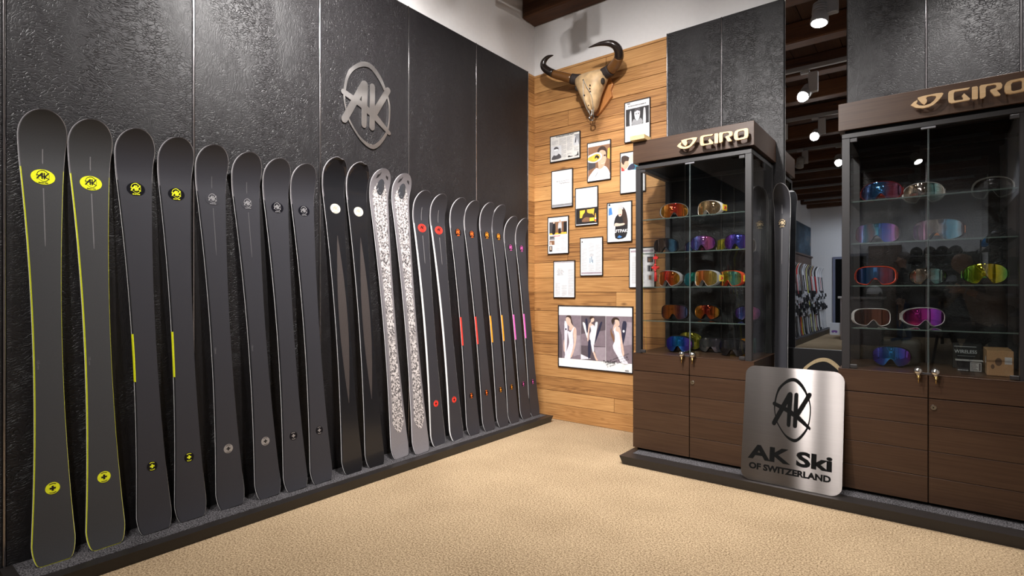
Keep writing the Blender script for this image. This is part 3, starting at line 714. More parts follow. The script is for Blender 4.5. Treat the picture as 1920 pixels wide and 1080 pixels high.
# ------------------------------------------------------------------ display cabinets
SIGN_E = [(0.0, 0.0), (0.021, -0.017), (0.048, -0.025), (0.07, -0.024), (0.091, -0.017), (0.112, 0.002), (0.125, 0.019), (0.131, 0.032), (0.125, 0.036), (0.101, 0.038), (0.075, 0.037), (0.048, 0.036), (0.029, 0.033), (0.029, 0.025), (0.042, 0.004), (0.055, -0.01), (0.065, 0.002), (0.066, 0.013), (0.062, 0.023), (0.067, 0.029), (0.083, 0.03), (0.101, 0.025), (0.103, 0.019), (0.093, 0.003), (0.078, -0.009), (0.056, -0.013), (0.035, -0.008), (0.023, 0.003), (0.028, 0.014), (0.027, 0.021), (0.013, 0.014)]
SIGN_G = [(0.231, 0.038), (0.224, 0.029), (0.174, 0.03), (0.17, 0.024), (0.17, -0.007), (0.174, -0.014), (0.204, -0.016), (0.206, -0.009), (0.2, 0.002), (0.209, 0.014), (0.219, 0.001), (0.231, -0.016), (0.229, -0.023), (0.161, -0.024), (0.152, -0.018), (0.149, -0.006), (0.149, 0.027), (0.153, 0.036), (0.166, 0.04)]
SIGN_I = [(0.238, 0.036), (0.242, 0.038), (0.256, 0.038), (0.26, 0.032), (0.26, -0.021), (0.256, -0.024), (0.242, -0.023), (0.238, -0.019)]
SIGN_R = [(0.266, 0.034), (0.271, 0.039), (0.33, 0.037), (0.342, 0.034), (0.347, 0.023), (0.346, 0.011), (0.339, 0.004), (0.329, 0.003), (0.328, 0.001), (0.341, -0.021), (0.339, -0.025), (0.323, -0.025), (0.318, -0.022), (0.304, 0.003), (0.305, 0.009), (0.323, 0.013), (0.327, 0.02), (0.325, 0.027), (0.316, 0.031), (0.294, 0.031), (0.288, 0.024), (0.288, -0.017), (0.282, -0.023), (0.271, -0.025), (0.267, -0.022)]
SIGN_OO = [(0.355, 0.016), (0.362, 0.031), (0.376, 0.037), (0.42, 0.038), (0.433, 0.036), (0.437, 0.026), (0.437, -0.010), (0.431, -0.021), (0.417, -0.025), (0.374, -0.026), (0.36, -0.021), (0.355, -0.011)]
SIGN_OI = [(0.377, 0.018), (0.382, 0.026), (0.408, 0.028), (0.415, 0.023), (0.415, -0.007), (0.410, -0.014), (0.385, -0.016), (0.378, -0.011)]
YF = 3.467
def knob_lock(px, parent, z=.747):
    bm = sphere(new_bm(), (px, YF - .022, z), .019, 0, 14, 10); tube(bm, [(px, YF - .02, z), (px, YF + .004, z)], .009, 12); tube(bm, [(px + .002, YF - .03, z - .014), (px + .004, YF - .03, z - .026)], [.009, .005], 8)
    obj('lock', bm, M_chrome, parent, smooth=True)
    bm = tube(new_bm(), [(px + .003, YF - .034, z - .02), (px + .003, YF - .034, z - .060)], [.0042, .0016], 6); prism(bm, ell(0, 0, .008, .010, 10), -.001, .001, Matrix.Translation((px + .003, YF - .034, z - .026)) @ MX_BACK)
    obj('key', bm, M_brass, parent)
def cabinet(x0, x1, lab, sx, sz):
    t = thing('display_cabinet', lab, 'cabinet', ((x0 + x1) / 2, 3.756, .06)); xm = (x0 + x1) / 2
    obj('toe_kick', box(x0 + .02, x1 - .02, YF + .03, 4.04, .0595, .077), M_void, t)
    obj('carcass', box(x0, x1, YF + .021, 4.045, .077, .7275), M_walnut, t)
    obj('counter_edge', bevel(box(x0 - .001, x1 + .001, YF - .002, 4.046, .7275, .730), .0006, 1), M_walnut, t)
    for a, b in ((x0, xm - .0025), (xm + .0025, x1)): obj('fascia', bevel(box(a, b, YF, YF + .0205, .612, .7270), .001, 1), M_walnut, t)
    zz = [.609, .472, .342, .210, .077]
    for k, (a, b) in enumerate(((x0, xm - .0025), (xm + .0025, x1))):
        dr = obj('door', box(a + .001, b - .001, YF + .008, YF + .0205, .078, .6085), M_void, t)
        for zt, zb in zip(zz, zz[1:]): obj('board', bevel(box(a, b, YF, YF + .012, zb + .0012, zt - .0012), .001, 1), M_walnut, dr)
        if k == 1:
            bm = tube(new_bm(), [(xm + .021, YF - .006, .566), (xm + .021, YF + .002, .566)], [.012, .014], 16); tube(bm, [(xm + .021, YF - .0075, .566), (xm + .021, YF - .006, .566)], [.003, .003], 8, 1)
            obj('lock', bm, [M_chrome, M_void], dr)
    # upper glass case
    for a, b, c, e in ((x0 + .016, x0 + .054, 3.475, 3.513), (x1 - .054, x1 - .016, 3.475, 3.513), (x0 + .016, x0 + .054, 4.0, 4.038), (x1 - .054, x1 - .016, 4.0, 4.038)):
        obj('post', bevel(box(a, b, c, e, .7305, 1.997), .0015, 1), M_metalblk, t)
    for a, b, c, e in ((x0 + .016, x1 - .016, 3.475, 3.513), (x0 + .016, x1 - .016, 4.0, 4.038), (x0 + .016, x0 + .054, 3.514, 3.999), (x1 - .054, x1 - .016, 3.514, 3.999)):
        obj('top_rail', bevel(box(a, b, c, e, 1.9975, 2.023), .0015, 1), M_metalblk, t)
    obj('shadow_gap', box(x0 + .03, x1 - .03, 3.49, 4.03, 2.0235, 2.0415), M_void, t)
    for k, (a, b) in enumerate(((x0 + .0545, xm - .002), (xm + .002, x1 - .0545))):
        g = obj('glass_door', box(a, b, 3.4765, 3.4815, .740, 1.99), M_glass, t)
        e = a if k == 1 else b
        obj('glass_edge', box(e - .0008, e + .0008, 3.4763, 3.4817, .740, 1.99), M_dedge, g)
        h = a if k == 0 else b - .034
        for z in (.735, 1.972): obj('hinge', bevel(box(h, h + .034, 3.470, 3.487, z, z + .02), .002, 1), M_metalblk, g)
        knob_lock(xm + (-.042 if k == 0 else .028), g)
    obj('lock_bar', bevel(box(xm - .05, xm + .04, 3.468, 3.476, .7305, .7385), .001, 1), M_metalblk, t)
    obj('door_clip', bevel(box(xm - .03, xm + .03, 3.472, 3.486, 1.986, 1.995), .001, 1), plain('grey_clip', (.2, .2, .22), .3), t)
    for a in (x0 + .0165, x1 - .0215): obj('side_glass', box(a, a + .005, 3.5135, 3.9995, .7310, 1.997), M_glass, t)
    for z in (.957, 1.188, 1.42, 1.652):
        s = obj('glass_shelf', box(x0 + .0545, x1 - .0545, 3.505, 3.995, z - .007, z), M_shelf, t)
        obj('shelf_edge', box(x0 + .0545, x1 - .0545, 3.5042, 3.505, z - .0068, z - .0002), M_gedge, s)
    c = obj('cornice', bevel(box(x0, x1, YF, 4.045, 2.042, 2.190), .0015, 1), M_walnut, t)
    M = Matrix.Translation((sx, 3.432, sz)) @ MX_BACK
    for nm, pts in (('sign_emblem', SIGN_E), ('letter', SIGN_G), ('letter', SIGN_I), ('letter', SIGN_R)):
        obj(nm, prism(new_bm(), pts, 0, .014, M), M_signwood, c)
    obj('letter', ring(new_bm(), resample(SIGN_OO, 40), resample(SIGN_OI, 40), 0, .014, M), M_signwood, c)
    bm = new_bm()
    for px_ in (.045, .16, .249, .28, .366, .426): tube(bm, [(sx + px_, 3.432, sz + .0), (sx + px_, YF + .001, sz + .0)], .003, 6)
    obj('sign_pin', bm, M_metalblk, c)
    return t
cabinet(-1.639, -.849, 'left dark walnut glass display cabinet with a wooden GIRO sign', -1.307, 2.099)
cabinet(-.411, .379, 'right dark walnut glass display cabinet with a wooden GIRO sign', -.087, 2.104)
bm = bevel(box(-1.64, -1.535, 3.42, 3.53, 2.1905, 2.222), .002, 1)
single('wood_block', bm, mat_wood('pine_block', (.5, .33, .14), (.66, .46, .22), (.78, .58, .32), 'y', 14, .5, False), 'small pale wooden block lying on the left cabinet top corner', 'block')

# ------------------------------------------------------------------ steel sign plate
PLW, PLH = .512, .662
lean = math.atan((3.457 - 3.325) / .65)
sp = thing('sign_plate', 'brushed steel AK Ski of Switzerland plate leaning between the cabinets', 'sign', (-.633, 3.322, .0605), (-lean, 0, 0))
def rrect(w_, h_, r, n=6, x0=0, y0=0):
    P = []
    for cx_, cy_, a in ((w_ - r, r, -PI / 2), (w_ - r, h_ - r, 0), (r, h_ - r, PI / 2), (r, r, PI)):
        P += [(x0 + cx_ + r * math.cos(a + PI / 2 * i / n), y0 + cy_ + r * math.sin(a + PI / 2 * i / n)) for i in range(n + 1)]
    return P
obj('plate', prism(new_bm(), rrect(PLW, PLH, .055, 8, -PLW / 2), 0, .003, MX_BACK), M_steel, sp, True)
MP = Matrix.Translation((-.0005, -.003, 0)) @ MX_BACK
obj('emblem', logo_bm(MP @ Matrix.Translation((.004, .427, 0)), .178, 0, .0004, .80), M_void, sp, True)
obj('headline', put(text_bm('AK Ski', .108, .0003, .0042, 1.42), MP @ Matrix.Translation((.0, .158, 0))), M_void, sp, True)
obj('subline', put(text_bm('OF SWITZERLAND', .046, .0003, .0022, 1.08), MP @ Matrix.Translation((-.004, .081, 0))), M_void, sp, True)

# ------------------------------------------------------------------ framed pages on the plank wall
M_frame = plain('black_frame', (.012, .011, .013), .35)
M_paper = plain('white_paper', (.74, .735, .75), .6, bscale=30)
M_news = plain('newsprint', (.55, .53, .50), .7, bscale=40)
M_type = plain('grey_type', (.26, .25, .27), .7)
M_typel = plain('light_type', (.34, .335, .36), .7)
def pm(n, c): return plain('print_' + n, c, .45, bscale=35)
P_ = {k: pm(k, c) for k, c in dict(black=(.015, .013, .014), dark=(.06, .055, .06), grey=(.25, .25, .26), lgrey=(.5, .5, .52), white=(.82, .82, .84), skin=(.62, .36, .25), skinl=(.75, .52, .42), hair=(.045, .025, .018), brown=(.22, .11, .06), orange=(.75, .38, .06), amber=(.8, .45, .05), yellow=(.85, .62, .05), blue=(.06, .2, .5), ice=(.62, .74, .88), red=(.6, .05, .04), mauve=(.23, .18, .21), mauved=(.11, .085, .10), mauvel=(.36, .30, .34), suit=(.80, .78, .86), navy=(.03, .03, .06), teal=(.05, .25, .35)).items()}
PK = list(P_)
def sm(pts, per=3): return catmull(pts, per)
def page(x0, z0, x1, z1, label, paper, cols=(), photos=(), texts=(), fw=.0055):
    """frame + sheet + type columns (u0,v0,u1,v1,lines) + flat print shapes (colour, outline) + lettering; u right, v up, both 0..1"""
    W_, H_ = x1 - x0, z1 - z0
    t = thing('framed_page', label, 'picture', ((x0 + x1) / 2, 4.083, z0), group='framed pages on the plank wall')
    bm = new_bm(); o = [(0, 0), (W_, 0), (W_, H_), (0, H_)]; i_ = [(fw, fw), (W_ - fw, fw), (W_ - fw, H_ - fw), (fw, H_ - fw)]
    M = Matrix.Translation((x0, 4.0825, z0)) @ MX_BACK
    ring(bm, o, i_, 0, .016, M); obj('frame', bm, M_frame, t)
    obj('sheet', prism(new_bm(), i_, .001, .010, M), paper, t)
    if cols:
        bm = new_bm()
        for u0, v0, u1, v1, n in cols:
            for k in range(n):
                vv = v1 - (v1 - v0) * (k + .5) / n; h = (v1 - v0) / n * .36 * H_
                ue = u1 if (k * 7 + int(u0 * 50)) % 6 else u0 + (u1 - u0) * .6
                prism(bm, [(u0 * W_, vv * H_ - h / 2), (ue * W_, vv * H_ - h / 2), (ue * W_, vv * H_ + h / 2), (u0 * W_, vv * H_ + h / 2)], .010, .0102, M)
        setp(obj('type_column', bm, M_type if paper is M_news else M_typel, t), kind='stuff')
    if photos:
        bm = new_bm()
        for k, (c, pts) in enumerate(photos):
            prism(bm, [(u * W_, v * H_) for u, v in pts], .0101, .0103 + .00012 * k, M, PK.index(c))
        obj('photo_print', bm, [P_[k] for k in PK], t)
    for s, size, u, v, mt, bold in texts:
        obj('headline', put(text_bm(s, size, .0002, bold), M @ Matrix.Translation((u * W_, v * H_, .0135))), mt, t)
    return t
def rc(u0, v0, u1, v1): return [(u0, v0), (u1, v0), (u1, v1), (u0, v1)]
T_, TL_ = P_['dark'], P_['grey']
page(-2.737, 2.324, -2.422, 2.562, 'framed landscape newspaper cutting with a small portrait, under the left horn', M_news,
     [(.05, .66, .27, .82, 7), (.31, .12, .54, .86, 26), (.57, .35, .74, .86, 18), (.8, .3, .95, .44, 5), (.57, .2, .7, .26, 2)],
     [('lgrey', rc(.04, .1, .38, .6)), ('dark', sm([(.06, .1), (.1, .24), (.2, .3), (.32, .28), (.37, .12)])), ('lgrey', sm([(.13, .28), (.13, .42), (.2, .5), (.28, .42), (.27, .28), (.2, .24)])), ('dark', sm([(.12, .44), (.14, .54), (.21, .57), (.28, .52), (.28, .45), (.2, .49)])), ('white', rc(.13, .43, .27, .48)),
      ('grey', [(.8, .9), (.97, .9), (.97, .5)]), ('lgrey', sm([(.78, .55), (.84, .85), (.93, .6), (.95, .5), (.86, .48)])), ('dark', sm([(.83, .6), (.86, .82), (.88, .7), (.86, .6)])), ('black', sm([(.6, .1), (.63, .16), (.68, .13), (.75, .12), (.75, .10)])), ('black', [(.8, .1), (.95, .11), (.93, .27), (.9, .15)])],
     [('Vor neuer Saison mit alter Passion', .0135, .5, .94, T_, .0004)])
page(-2.351, 2.099, -2.126, 2.436, 'framed photo of a man in white holding an orange ski tip to one eye', M_paper, [(.55, .045, .93, .055, 1)],
     [('brown', rc(.03, .09, .97, .89)), ('dark', [(.03, .3), (.35, .35), (.35, .65), (.03, .68)]), ('orange', [(.85, .55), (.97, .5), (.97, .8), (.88, .78)]),
      ('white', sm([(.06, .09), (.18, .22), (.38, .33), (.55, .29), (.72, .36), (.88, .27), (.95, .09), (.5, .085)])),
      ('skin', sm([(.5, .3), (.47, .42), (.45, .6), (.52, .76), (.68, .79), (.8, .68), (.81, .52), (.74, .38), (.64, .31)])),
      ('hair', sm([(.42, .68), (.46, .8), (.6, .86), (.76, .83), (.85, .7), (.84, .55), (.8, .58), (.79, .7), (.68, .76), (.56, .76), (.49, .7)])),
      ('lgrey', sm([(.03, .52), (.3, .47), (.48, .50), (.6, .55), (.64, .62), (.58, .69), (.42, .73), (.22, .71), (.03, .66)])), ('orange', sm([(.04, .56), (.28, .5), (.46, .53), (.56, .59), (.53, .66), (.4, .69), (.22, .66), (.04, .62)])),
      ('amber', sm([(.28, .53), (.4, .56), (.4, .65), (.25, .66), (.2, .6)])), ('black', sm([(.33, .57), (.4, .6), (.46, .56), (.52, .6), (.47, .64), (.42, .66), (.34, .64)])), ('skinl', sm([(.60, .44), (.68, .43), (.76, .46), (.7, .415), (.62, .42)])), ('black', sm([(.7, .62), (.75, .64), (.8, .62), (.75, .6)])), ('black', [(.34, .12), (.36, .12), (.46, .22), (.44, .22)])])
page(-2.040, 1.963, -1.815, 2.303, 'framed page with a face behind a hand on top, crossed by the left cabinet post', M_paper, [(.08, .07, .43, .52, 20), (.5, .07, .9, .52, 20)],
     [('ice', rc(.05, .55, .95, .92)), ('skin', sm([(.05, .58), (.05, .84), (.3, .84), (.36, .7), (.26, .6)])), ('hair', sm([(.05, .78), (.06, .9), (.2, .92), (.36, .86), (.34, .78), (.2, .78), (.14, .7)])), ('skinl', sm([(.34, .7), (.38, .88), (.5, .92), (.66, .86), (.7, .76), (.55, .74)])), ('teal', sm([(.4, .56), (.5, .7), (.8, .66), (.94, .56)])), ('navy', sm([(.3, .56), (.36, .66), (.5, .7), (.6, .62), (.55, .56)])), ('red', [(.05, .55), (.2, .55), (.12, .62), (.05, .66)])])
page(-2.722, 1.911, -2.498, 2.246, 'framed text page headed Kampfkühe with a grey foot strip', M_paper, [(.07, .13, .3, .42, 15), (.36, .13, .61, .42, 15), (.66, .13, .91, .42, 15), (.3, .5, .9, .56, 3)],
     [('grey', rc(.03, .03, .97, .09))], [('«Ich bin wie die Walliser', .0145, .56, .70, TL_, 0), ('Kampfkühe»', .022, .64, .645, TL_, 0)])
page(-2.471, 1.729, -2.247, 2.061, 'framed page with text above and a dark amber bar photo below', M_paper, [(.1, .52, .32, .88, 16), (.38, .5, .62, .88, 18), (.68, .72, .92, .88, 8), (.68, .5, .92, .64, 6)],
     [('black', rc(.03, .04, .97, .46)), ('amber', [(.2, .2), (.8, .22), (.85, .42), (.2, .4)]), ('yellow', [(.22, .3), (.5, .32), (.5, .4), (.22, .38)]), ('hair', sm([(.3, .1), (.34, .28), (.42, .34), (.44, .44), (.52, .44), (.53, .34), (.66, .3), (.78, .28), (.8, .12)])), ('brown', sm([(.3, .1), (.4, .2), (.6, .2), (.7, .1)])), ('yellow', rc(.64, .1, .84, .19)), ('orange', [(.86, .08), (.92, .08), (.92, .22), (.9, .3), (.88, .3), (.86, .22)]), ('white', rc(.862, .14, .918, .18)), ('red', rc(.862, .1, .918, .14))])
page(-2.160, 1.566, -1.935, 1.901, 'framed cover photo of a woman in a grey beanie and black jacket', M_paper, [],
     [('ice', rc(.03, .09, .97, .97)), ('white', sm([(.2, .1), (.3, .5), (.3, .9), (.7, .95), (.95, .7), (.9, .2)])), ('blue', [(.06, .68), (.22, .7), (.18, .88), (.07, .86)]), ('black', rc(.06, .92, .13, .965)),
      ('hair', sm([(.44, .62), (.5, .82), (.66, .86), (.78, .72), (.84, .5), (.78, .42), (.62, .5), (.5, .5)])), ('black', sm([(.28, .42), (.33, .6), (.46, .7), (.62, .72), (.8, .62), (.84, .44), (.76, .12), (.34, .10), (.34, .4)])), ('hair', sm([(.6, .7), (.72, .74), (.82, .55), (.8, .42), (.7, .44), (.64, .56)])),
      ('skinl', sm([(.47, .66), (.46, .78), (.53, .84), (.61, .8), (.61, .68), (.54, .63)])), ('red', sm([(.5, .68), (.54, .69), (.58, .68), (.54, .665)])), ('lgrey', sm([(.44, .78), (.44, .88), (.53, .94), (.63, .9), (.65, .8), (.54, .83)])), ('skinl', sm([(.3, .44), (.36, .48), (.52, .46), (.7, .46), (.7, .42), (.5, .40), (.34, .4)])), ('blue', [(.42, .12), (.52, .1), (.62, .13), (.5, .17)])],
     [('AFTPAK', .037, .54, .27, P_['white'], .0005)])
page(-2.763, 1.495, -2.540, 1.832, 'framed page with two standing people on top and tiny photos at left', M_paper, [(.36, .08, .6, .45, 17), (.64, .08, .88, .45, 17)],
     [('brown', rc(.08, .52, .92, .86)), ('dark', [(.08, .52), (.3, .52), (.3, .84), (.08, .86)]), ('black', rc(.32, .56, .36, .84)), ('lgrey', rc(.6, .6, .66, .85)), ('black', rc(.76, .52, .92, .84)), ('amber', [(.08, .52), (.9, .52), (.9, .57), (.08, .56)]), ('black', sm([(.22, .54), (.24, .76), (.3, .84), (.37, .8), (.36, .55)])), ('skinl', sm([(.27, .82), (.28, .88), (.33, .88), (.33, .82)])), ('lgrey', sm([(.5, .66), (.52, .82), (.6, .84), (.66, .8), (.66, .66)])), ('black', rc(.52, .54, .64, .68)), ('skin', sm([(.56, .83), (.56, .9), (.62, .9), (.62, .83)])),
      ('grey', rc(.09, .38, .34, .49)), ('dark', rc(.12, .42, .3, .46)), ('brown', rc(.09, .25, .33, .36)), ('skinl', sm([(.12, .26), (.15, .34), (.2, .26)])), ('black', rc(.08, .07, .22, .22)), ('skinl', sm([(.13, .12), (.13, .2), (.18, .2), (.18, .11)])), ('red', rc(.3, .475, .6, .49))])
page(-2.422, 1.292, -2.201, 1.624, 'framed text page with one tiny pale picture at its centre', M_paper, [(.06, .12, .3, .74, 26), (.37, .12, .62, .3, 8), (.37, .62, .62, .86, 10), (.68, .12, .92, .8, 28)],
     [('black', ell(.085, .89, .03, .02, 12)), ('mauvel', rc(.05, .05, .95, .095)), ('ice', rc(.38, .32, .62, .58)), ('lgrey', sm([(.4, .5), (.46, .58), (.6, .56), (.58, .5)])), ('black', rc(.43, .33, .45, .46)), ('black', rc(.5, .36, .52, .5)), ('black', rc(.55, .33, .57, .42))])
page(-2.699, 1.101, -2.475, 1.433, 'framed text page with a short centred quote at upper left', M_paper, [(.08, .05, .3, .4, 15), (.38, .05, .62, .34, 12), (.68, .05, .93, .76, 30)],
     [('mauvel', rc(.04, .945, .96, .965))], [('Die Piste\nist die beste\nTestfahrerin, die\nSwiss Alps\nBewegt wird', .0125, .32, .70, TL_, 0)])
page(-1.959, 1.186, -1.735, 1.514, 'framed text page behind the left cabinet with three tiny photos at right', M_paper, [(.1, .1, .36, .78, 26), (.42, .1, .6, .8, 24)],
     [('mauvel', rc(.06, .88, .94, .93)), ('dark', rc(.7, .62, .93, .76)), ('brown', rc(.74, .64, .88, .72)), ('grey', rc(.7, .4, .93, .55)), ('black', rc(.75, .4, .8, .53)), ('black', rc(.84, .4, .89, .52)), ('lgrey', rc(.7, .18, .93, .32)), ('brown', rc(.76, .2, .86, .3))])
page(-2.0, 2.378, -1.776, 2.710, 'framed newspaper page with a black and white man between two skis, top right', M_paper, [(.05, .1, .26, .34, 12), (.3, .08, .5, .36, 14), (.54, .08, .73, .36, 14), (.77, .1, .95, .36, 13)],
     [('black', rc(.05, .4, .95, .82)), ('lgrey', sm([(.4, .6), (.4, .76), (.5, .8), (.6, .76), (.6, .6), (.5, .54)])), ('dark', sm([(.4, .72), (.42, .8), (.5, .82), (.6, .79), (.6, .72), (.5, .75)])), ('white', [(.4, .58), (.5, .48), (.6, .58), (.5, .54)]), ('grey', sm([(.3, .41), (.36, .55), (.5, .5), (.64, .55), (.7, .41)])), ('lgrey', sm([(.21, .41), (.2, .66), (.23, .77), (.27, .72), (.28, .41)])), ('lgrey', sm([(.73, .41), (.74, .72), (.78, .79), (.82, .72), (.83, .41)])), ('black', rc(.44, .66, .48, .68)), ('black', rc(.53, .66, .57, .68)), ('white', rc(.46, .6, .55, .615))],
     [('Ein Skiverrückter ist wieder da', .0125, .5, .885, T_, .0003), ('Skiblatt', .009, .17, .95, T_, .0004)])
# big poster: shapes traced in its own print area
def V(a, b): return ((a - 66) / 1070.0, 1 - (b - 72) / (880.0 + (a - 66) * .083))
def VV(*p): return [V(p[i], p[i + 1]) for i in range(0, len(p), 2)]
poster = [('mauve', VV(66, 212, 410, 214, 410, 848, 72, 825)), ('mauved', VV(66, 300, 66, 825, 130, 830, 120, 500)), ('mauvel', VV(250, 500, 400, 500, 400, 780, 300, 800)), ('mauved', VV(412, 214, 766, 216, 766, 872, 412, 848)), ('mauve', VV(420, 480, 766, 420, 766, 655, 412, 645)), ('mauvel', VV(600, 665, 766, 665, 766, 870, 650, 862)), ('suit', VV(412, 770, 560, 835, 412, 846)),
     ('mauve', VV(770, 216, 1134, 218, 1134, 896, 770, 874)), ('mauvel', VV(990, 300, 1120, 300, 1120, 620, 1010, 640)),
     # woman 1
     ('suit', sm(VV(163, 340, 185, 305, 208, 330, 206, 560, 190, 760, 172, 800))), ('navy', ell(*V(186, 415), .012, .016, 12)), ('hair', sm(VV(185, 245, 215, 215, 262, 225, 272, 280, 300, 370, 275, 330, 250, 290, 215, 255))), ('skinl', sm(VV(185, 260, 195, 320, 225, 365, 240, 380, 235, 420, 270, 430, 310, 385, 268, 330, 255, 270, 215, 240))),
     ('suit', sm(VV(212, 455, 230, 540, 235, 620, 200, 720, 165, 830, 250, 836, 262, 790, 300, 640, 290, 470, 320, 385, 300, 390, 255, 455, 225, 440))), ('skinl', sm(VV(318, 385, 345, 430, 338, 600, 305, 730, 272, 815, 255, 800, 285, 720, 310, 600, 296, 470))), ('skinl', sm(VV(160, 560, 165, 660, 170, 740, 152, 715, 150, 640))),
     # woman 2
     ('white', sm(VV(440, 330, 460, 315, 480, 350, 520, 500, 505, 540))), ('navy', sm(VV(478, 270, 505, 268, 515, 400, 505, 470, 490, 400))), ('white', sm(VV(620, 330, 640, 303, 655, 330, 625, 520, 605, 640, 603, 520))), ('navy', sm(VV(690, 320, 715, 300, 716, 330, 660, 500, 610, 620, 640, 470))),
     ('hair', sm(VV(540, 240, 575, 222, 608, 240, 600, 262, 560, 275))), ('skinl', sm(VV(562, 265, 600, 245, 606, 280, 590, 305, 560, 320, 600, 350, 570, 380, 545, 380, 530, 480, 522, 575, 508, 570, 515, 450, 530, 340, 560, 300))), ('suit', sm(VV(555, 370, 590, 350, 612, 370, 608, 460, 605, 560, 600, 640, 605, 740, 585, 740, 560, 620, 540, 520, 548, 470, 562, 430))), ('navy', sm(VV(520, 600, 550, 560, 560, 640, 550, 800, 520, 820))), ('skinl', sm(VV(590, 740, 612, 740, 640, 820, 660, 855, 630, 850))),
     # woman 3
     ('navy', sm(VV(995, 320, 1025, 283, 1052, 320, 1035, 480, 1005, 620, 985, 560))), ('white', ell(*V(1013, 430), .013, .02, 12)), ('hair', sm(VV(850, 270, 880, 235, 935, 240, 955, 280, 930, 300, 890, 290, 870, 340, 850, 300))), ('skinl', sm(VV(895, 270, 945, 275, 958, 340, 935, 365, 960, 380, 985, 500, 1005, 640, 1020, 760, 1000, 780, 975, 640, 940, 500, 900, 440, 870, 420, 880, 350, 900, 320))), ('brown', sm(VV(848, 390, 832, 440, 860, 540, 890, 600, 880, 500, 852, 440))), ('suit', sm(VV(880, 415, 910, 365, 905, 420, 950, 455, 970, 560, 975, 660, 1000, 780, 1070, 892, 985, 886, 925, 780, 880, 700, 868, 640, 890, 580, 895, 500)))]
ps = page(-2.650, .483, -1.923, 1.034, 'large framed poster of three women in white suits with skis, by the floor', plain('poster_white', (.90, .905, .91), .45, bscale=20), [], poster,
     [('To Stöckli', .027, .70, .145, P_['black'], .0006), ('AKA', .017, .925, .018 + .02, P_['black'], .0005)], .008)
bm = new_bm()
for k in range(26):   # handwriting across the lower right
    u = .66 + .011 * k + R.uniform(-.004, .004); 
    for row in range(3):
        v = .075 + .006 * k + row * .042 - .02; q = R.uniform(.006, .011)
        if R.random() < .72:
            P0 = Vector((-2.650 + u * .727, 4.0687, .483 + v * .55)); pts = [P0, P0 + Vector((q * .4, 0, q)), P0 + Vector((q * .7, 0, -q * .3)), P0 + Vector((q * 1.1, 0, q * .7))]
            tube(bm, pts, .0009, 4)
setp(obj('handwriting', bm, P_['black'], ps), kind='stuff')

# ------------------------------------------------------------------ skull trophy
sk = thing('skull_trophy', 'horned cattle skull on an orange wooden shield above the framed pages', 'trophy', (-2.25, 4.083, 2.66))
sh = [(-2.40, 3.00), (-2.15, 3.0), (-2.118, 2.93), (-2.098, 2.885), (-2.122, 2.835), (-2.108, 2.786), (-2.215, 2.675), (-2.25, 2.652), (-2.29, 2.675), (-2.40, 2.786), (-2.385, 2.835), (-2.41, 2.885), (-2.39, 2.93)]
bm = prism(new_bm(), [(x, z) for x, z in sh], 0, .03, Matrix.Translation((0, 4.083, 0)) @ MX_BACK); bevel(bm, .004, 2); obj('shield', bm, M_shield, sk)
M_bone = plain('old_bone', (.47, .315, .165), .55, bump=.5, bscale=22, mott=.25)
secs = [(3.005, -2.245, .075, 4.02, .03), (2.985, -2.245, .125, 3.985, .06), (2.952, -2.245, .148, 3.965, .085), (2.90, -2.245, .140, 3.955, .095), (2.85, -2.243, .115, 3.95, .09), (2.80, -2.241, .093, 3.945, .08), (2.755, -2.238, .075, 3.945, .07), (2.715, -2.236, .058, 3.95, .058), (2.68, -2.234, .040, 3.96, .042), (2.66, -2.234, .016, 3.97, .02)]
bm = new_bm(); rings = []
for z, cx_, a, cy_, b in secs:
    rings.append([bm.verts.new((cx_ + a * math.copysign(abs(math.cos(t)) ** .8, math.cos(t)), cy_ + b * math.copysign(abs(math.sin(t)) ** .85, math.sin(t)) + (.012 if abs(math.cos(t)) < .2 and math.sin(t) < 0 and z < 2.9 else 0), z)) for t in [2 * PI * k / 20 for k in range(20)]])
for a, b in zip(rings, rings[1:]):
    for k in range(20): bm.faces.new((a[k], a[(k + 1) % 20], b[(k + 1) % 20], b[k]))
bm.faces.new(rings[0]); bm.faces.new(rings[-1][::-1]); bmesh.ops.recalc_face_normals(bm, faces=bm.faces)
bmesh.ops.subdivide_edges(bm, edges=list(bm.edges), cuts=1, smooth=.6)
obj('skull', bm, M_bone, sk, smooth=True)
bm = new_bm()
for sx_ in (-1, 1): sphere(bm, (-2.243 + sx_ * .122, 3.925, 2.875), .026, 0, 12, 8, (.6, 1, 1.1))
for p in ((-2.263, 3.868, 2.775), (-2.205, 3.866, 2.79), (-2.207, 3.862, 2.815), (-2.203, 3.86, 2.84), (-2.247, 3.912, 2.70), (-2.268, 3.862, 2.90)): sphere(bm, p, .007, 0, 8, 6)
obj('eye_socket', bm, plain('socket_shade', (.02, .013, .009), .8), sk, smooth=True)  # near-black balls stand in for the shade inside the skull's hollows
M_hornd = plain('black_horn', (.018, .012, .010), .22); M_hornb = plain('brown_horn', (.13, .055, .016), .28, bscale=25); M_hornbase = plain('rough_horn_base', (.02, .012, .010), .7, bump=.9, bscale=120)
def horn(pts, rads):
    pts = catmull([Vector(p) for p in pts], 5, False); n = len(pts)
    rr = []
    for i in range(n):
        f = i / (n - 1) * (len(rads) - 1); k = min(int(f), len(rads) - 2); rr.append(rads[k] + (rads[k + 1] - rads[k]) * (f - k))
    b0 = int(n * .17); b1 = int(n * .42)
    h = obj('horn', tube(new_bm(), pts[b1:], rr[b1:], 14), M_hornd, sk)
    obj('horn_middle', tube(new_bm(), pts[b0:b1 + 1], rr[b0:b1 + 1], 14), M_hornb, h)
    obj('horn_base', tube(new_bm(), pts[:b0 + 1], [r * 1.12 for r in rr[:b0 + 1]], 14), M_hornbase, h)
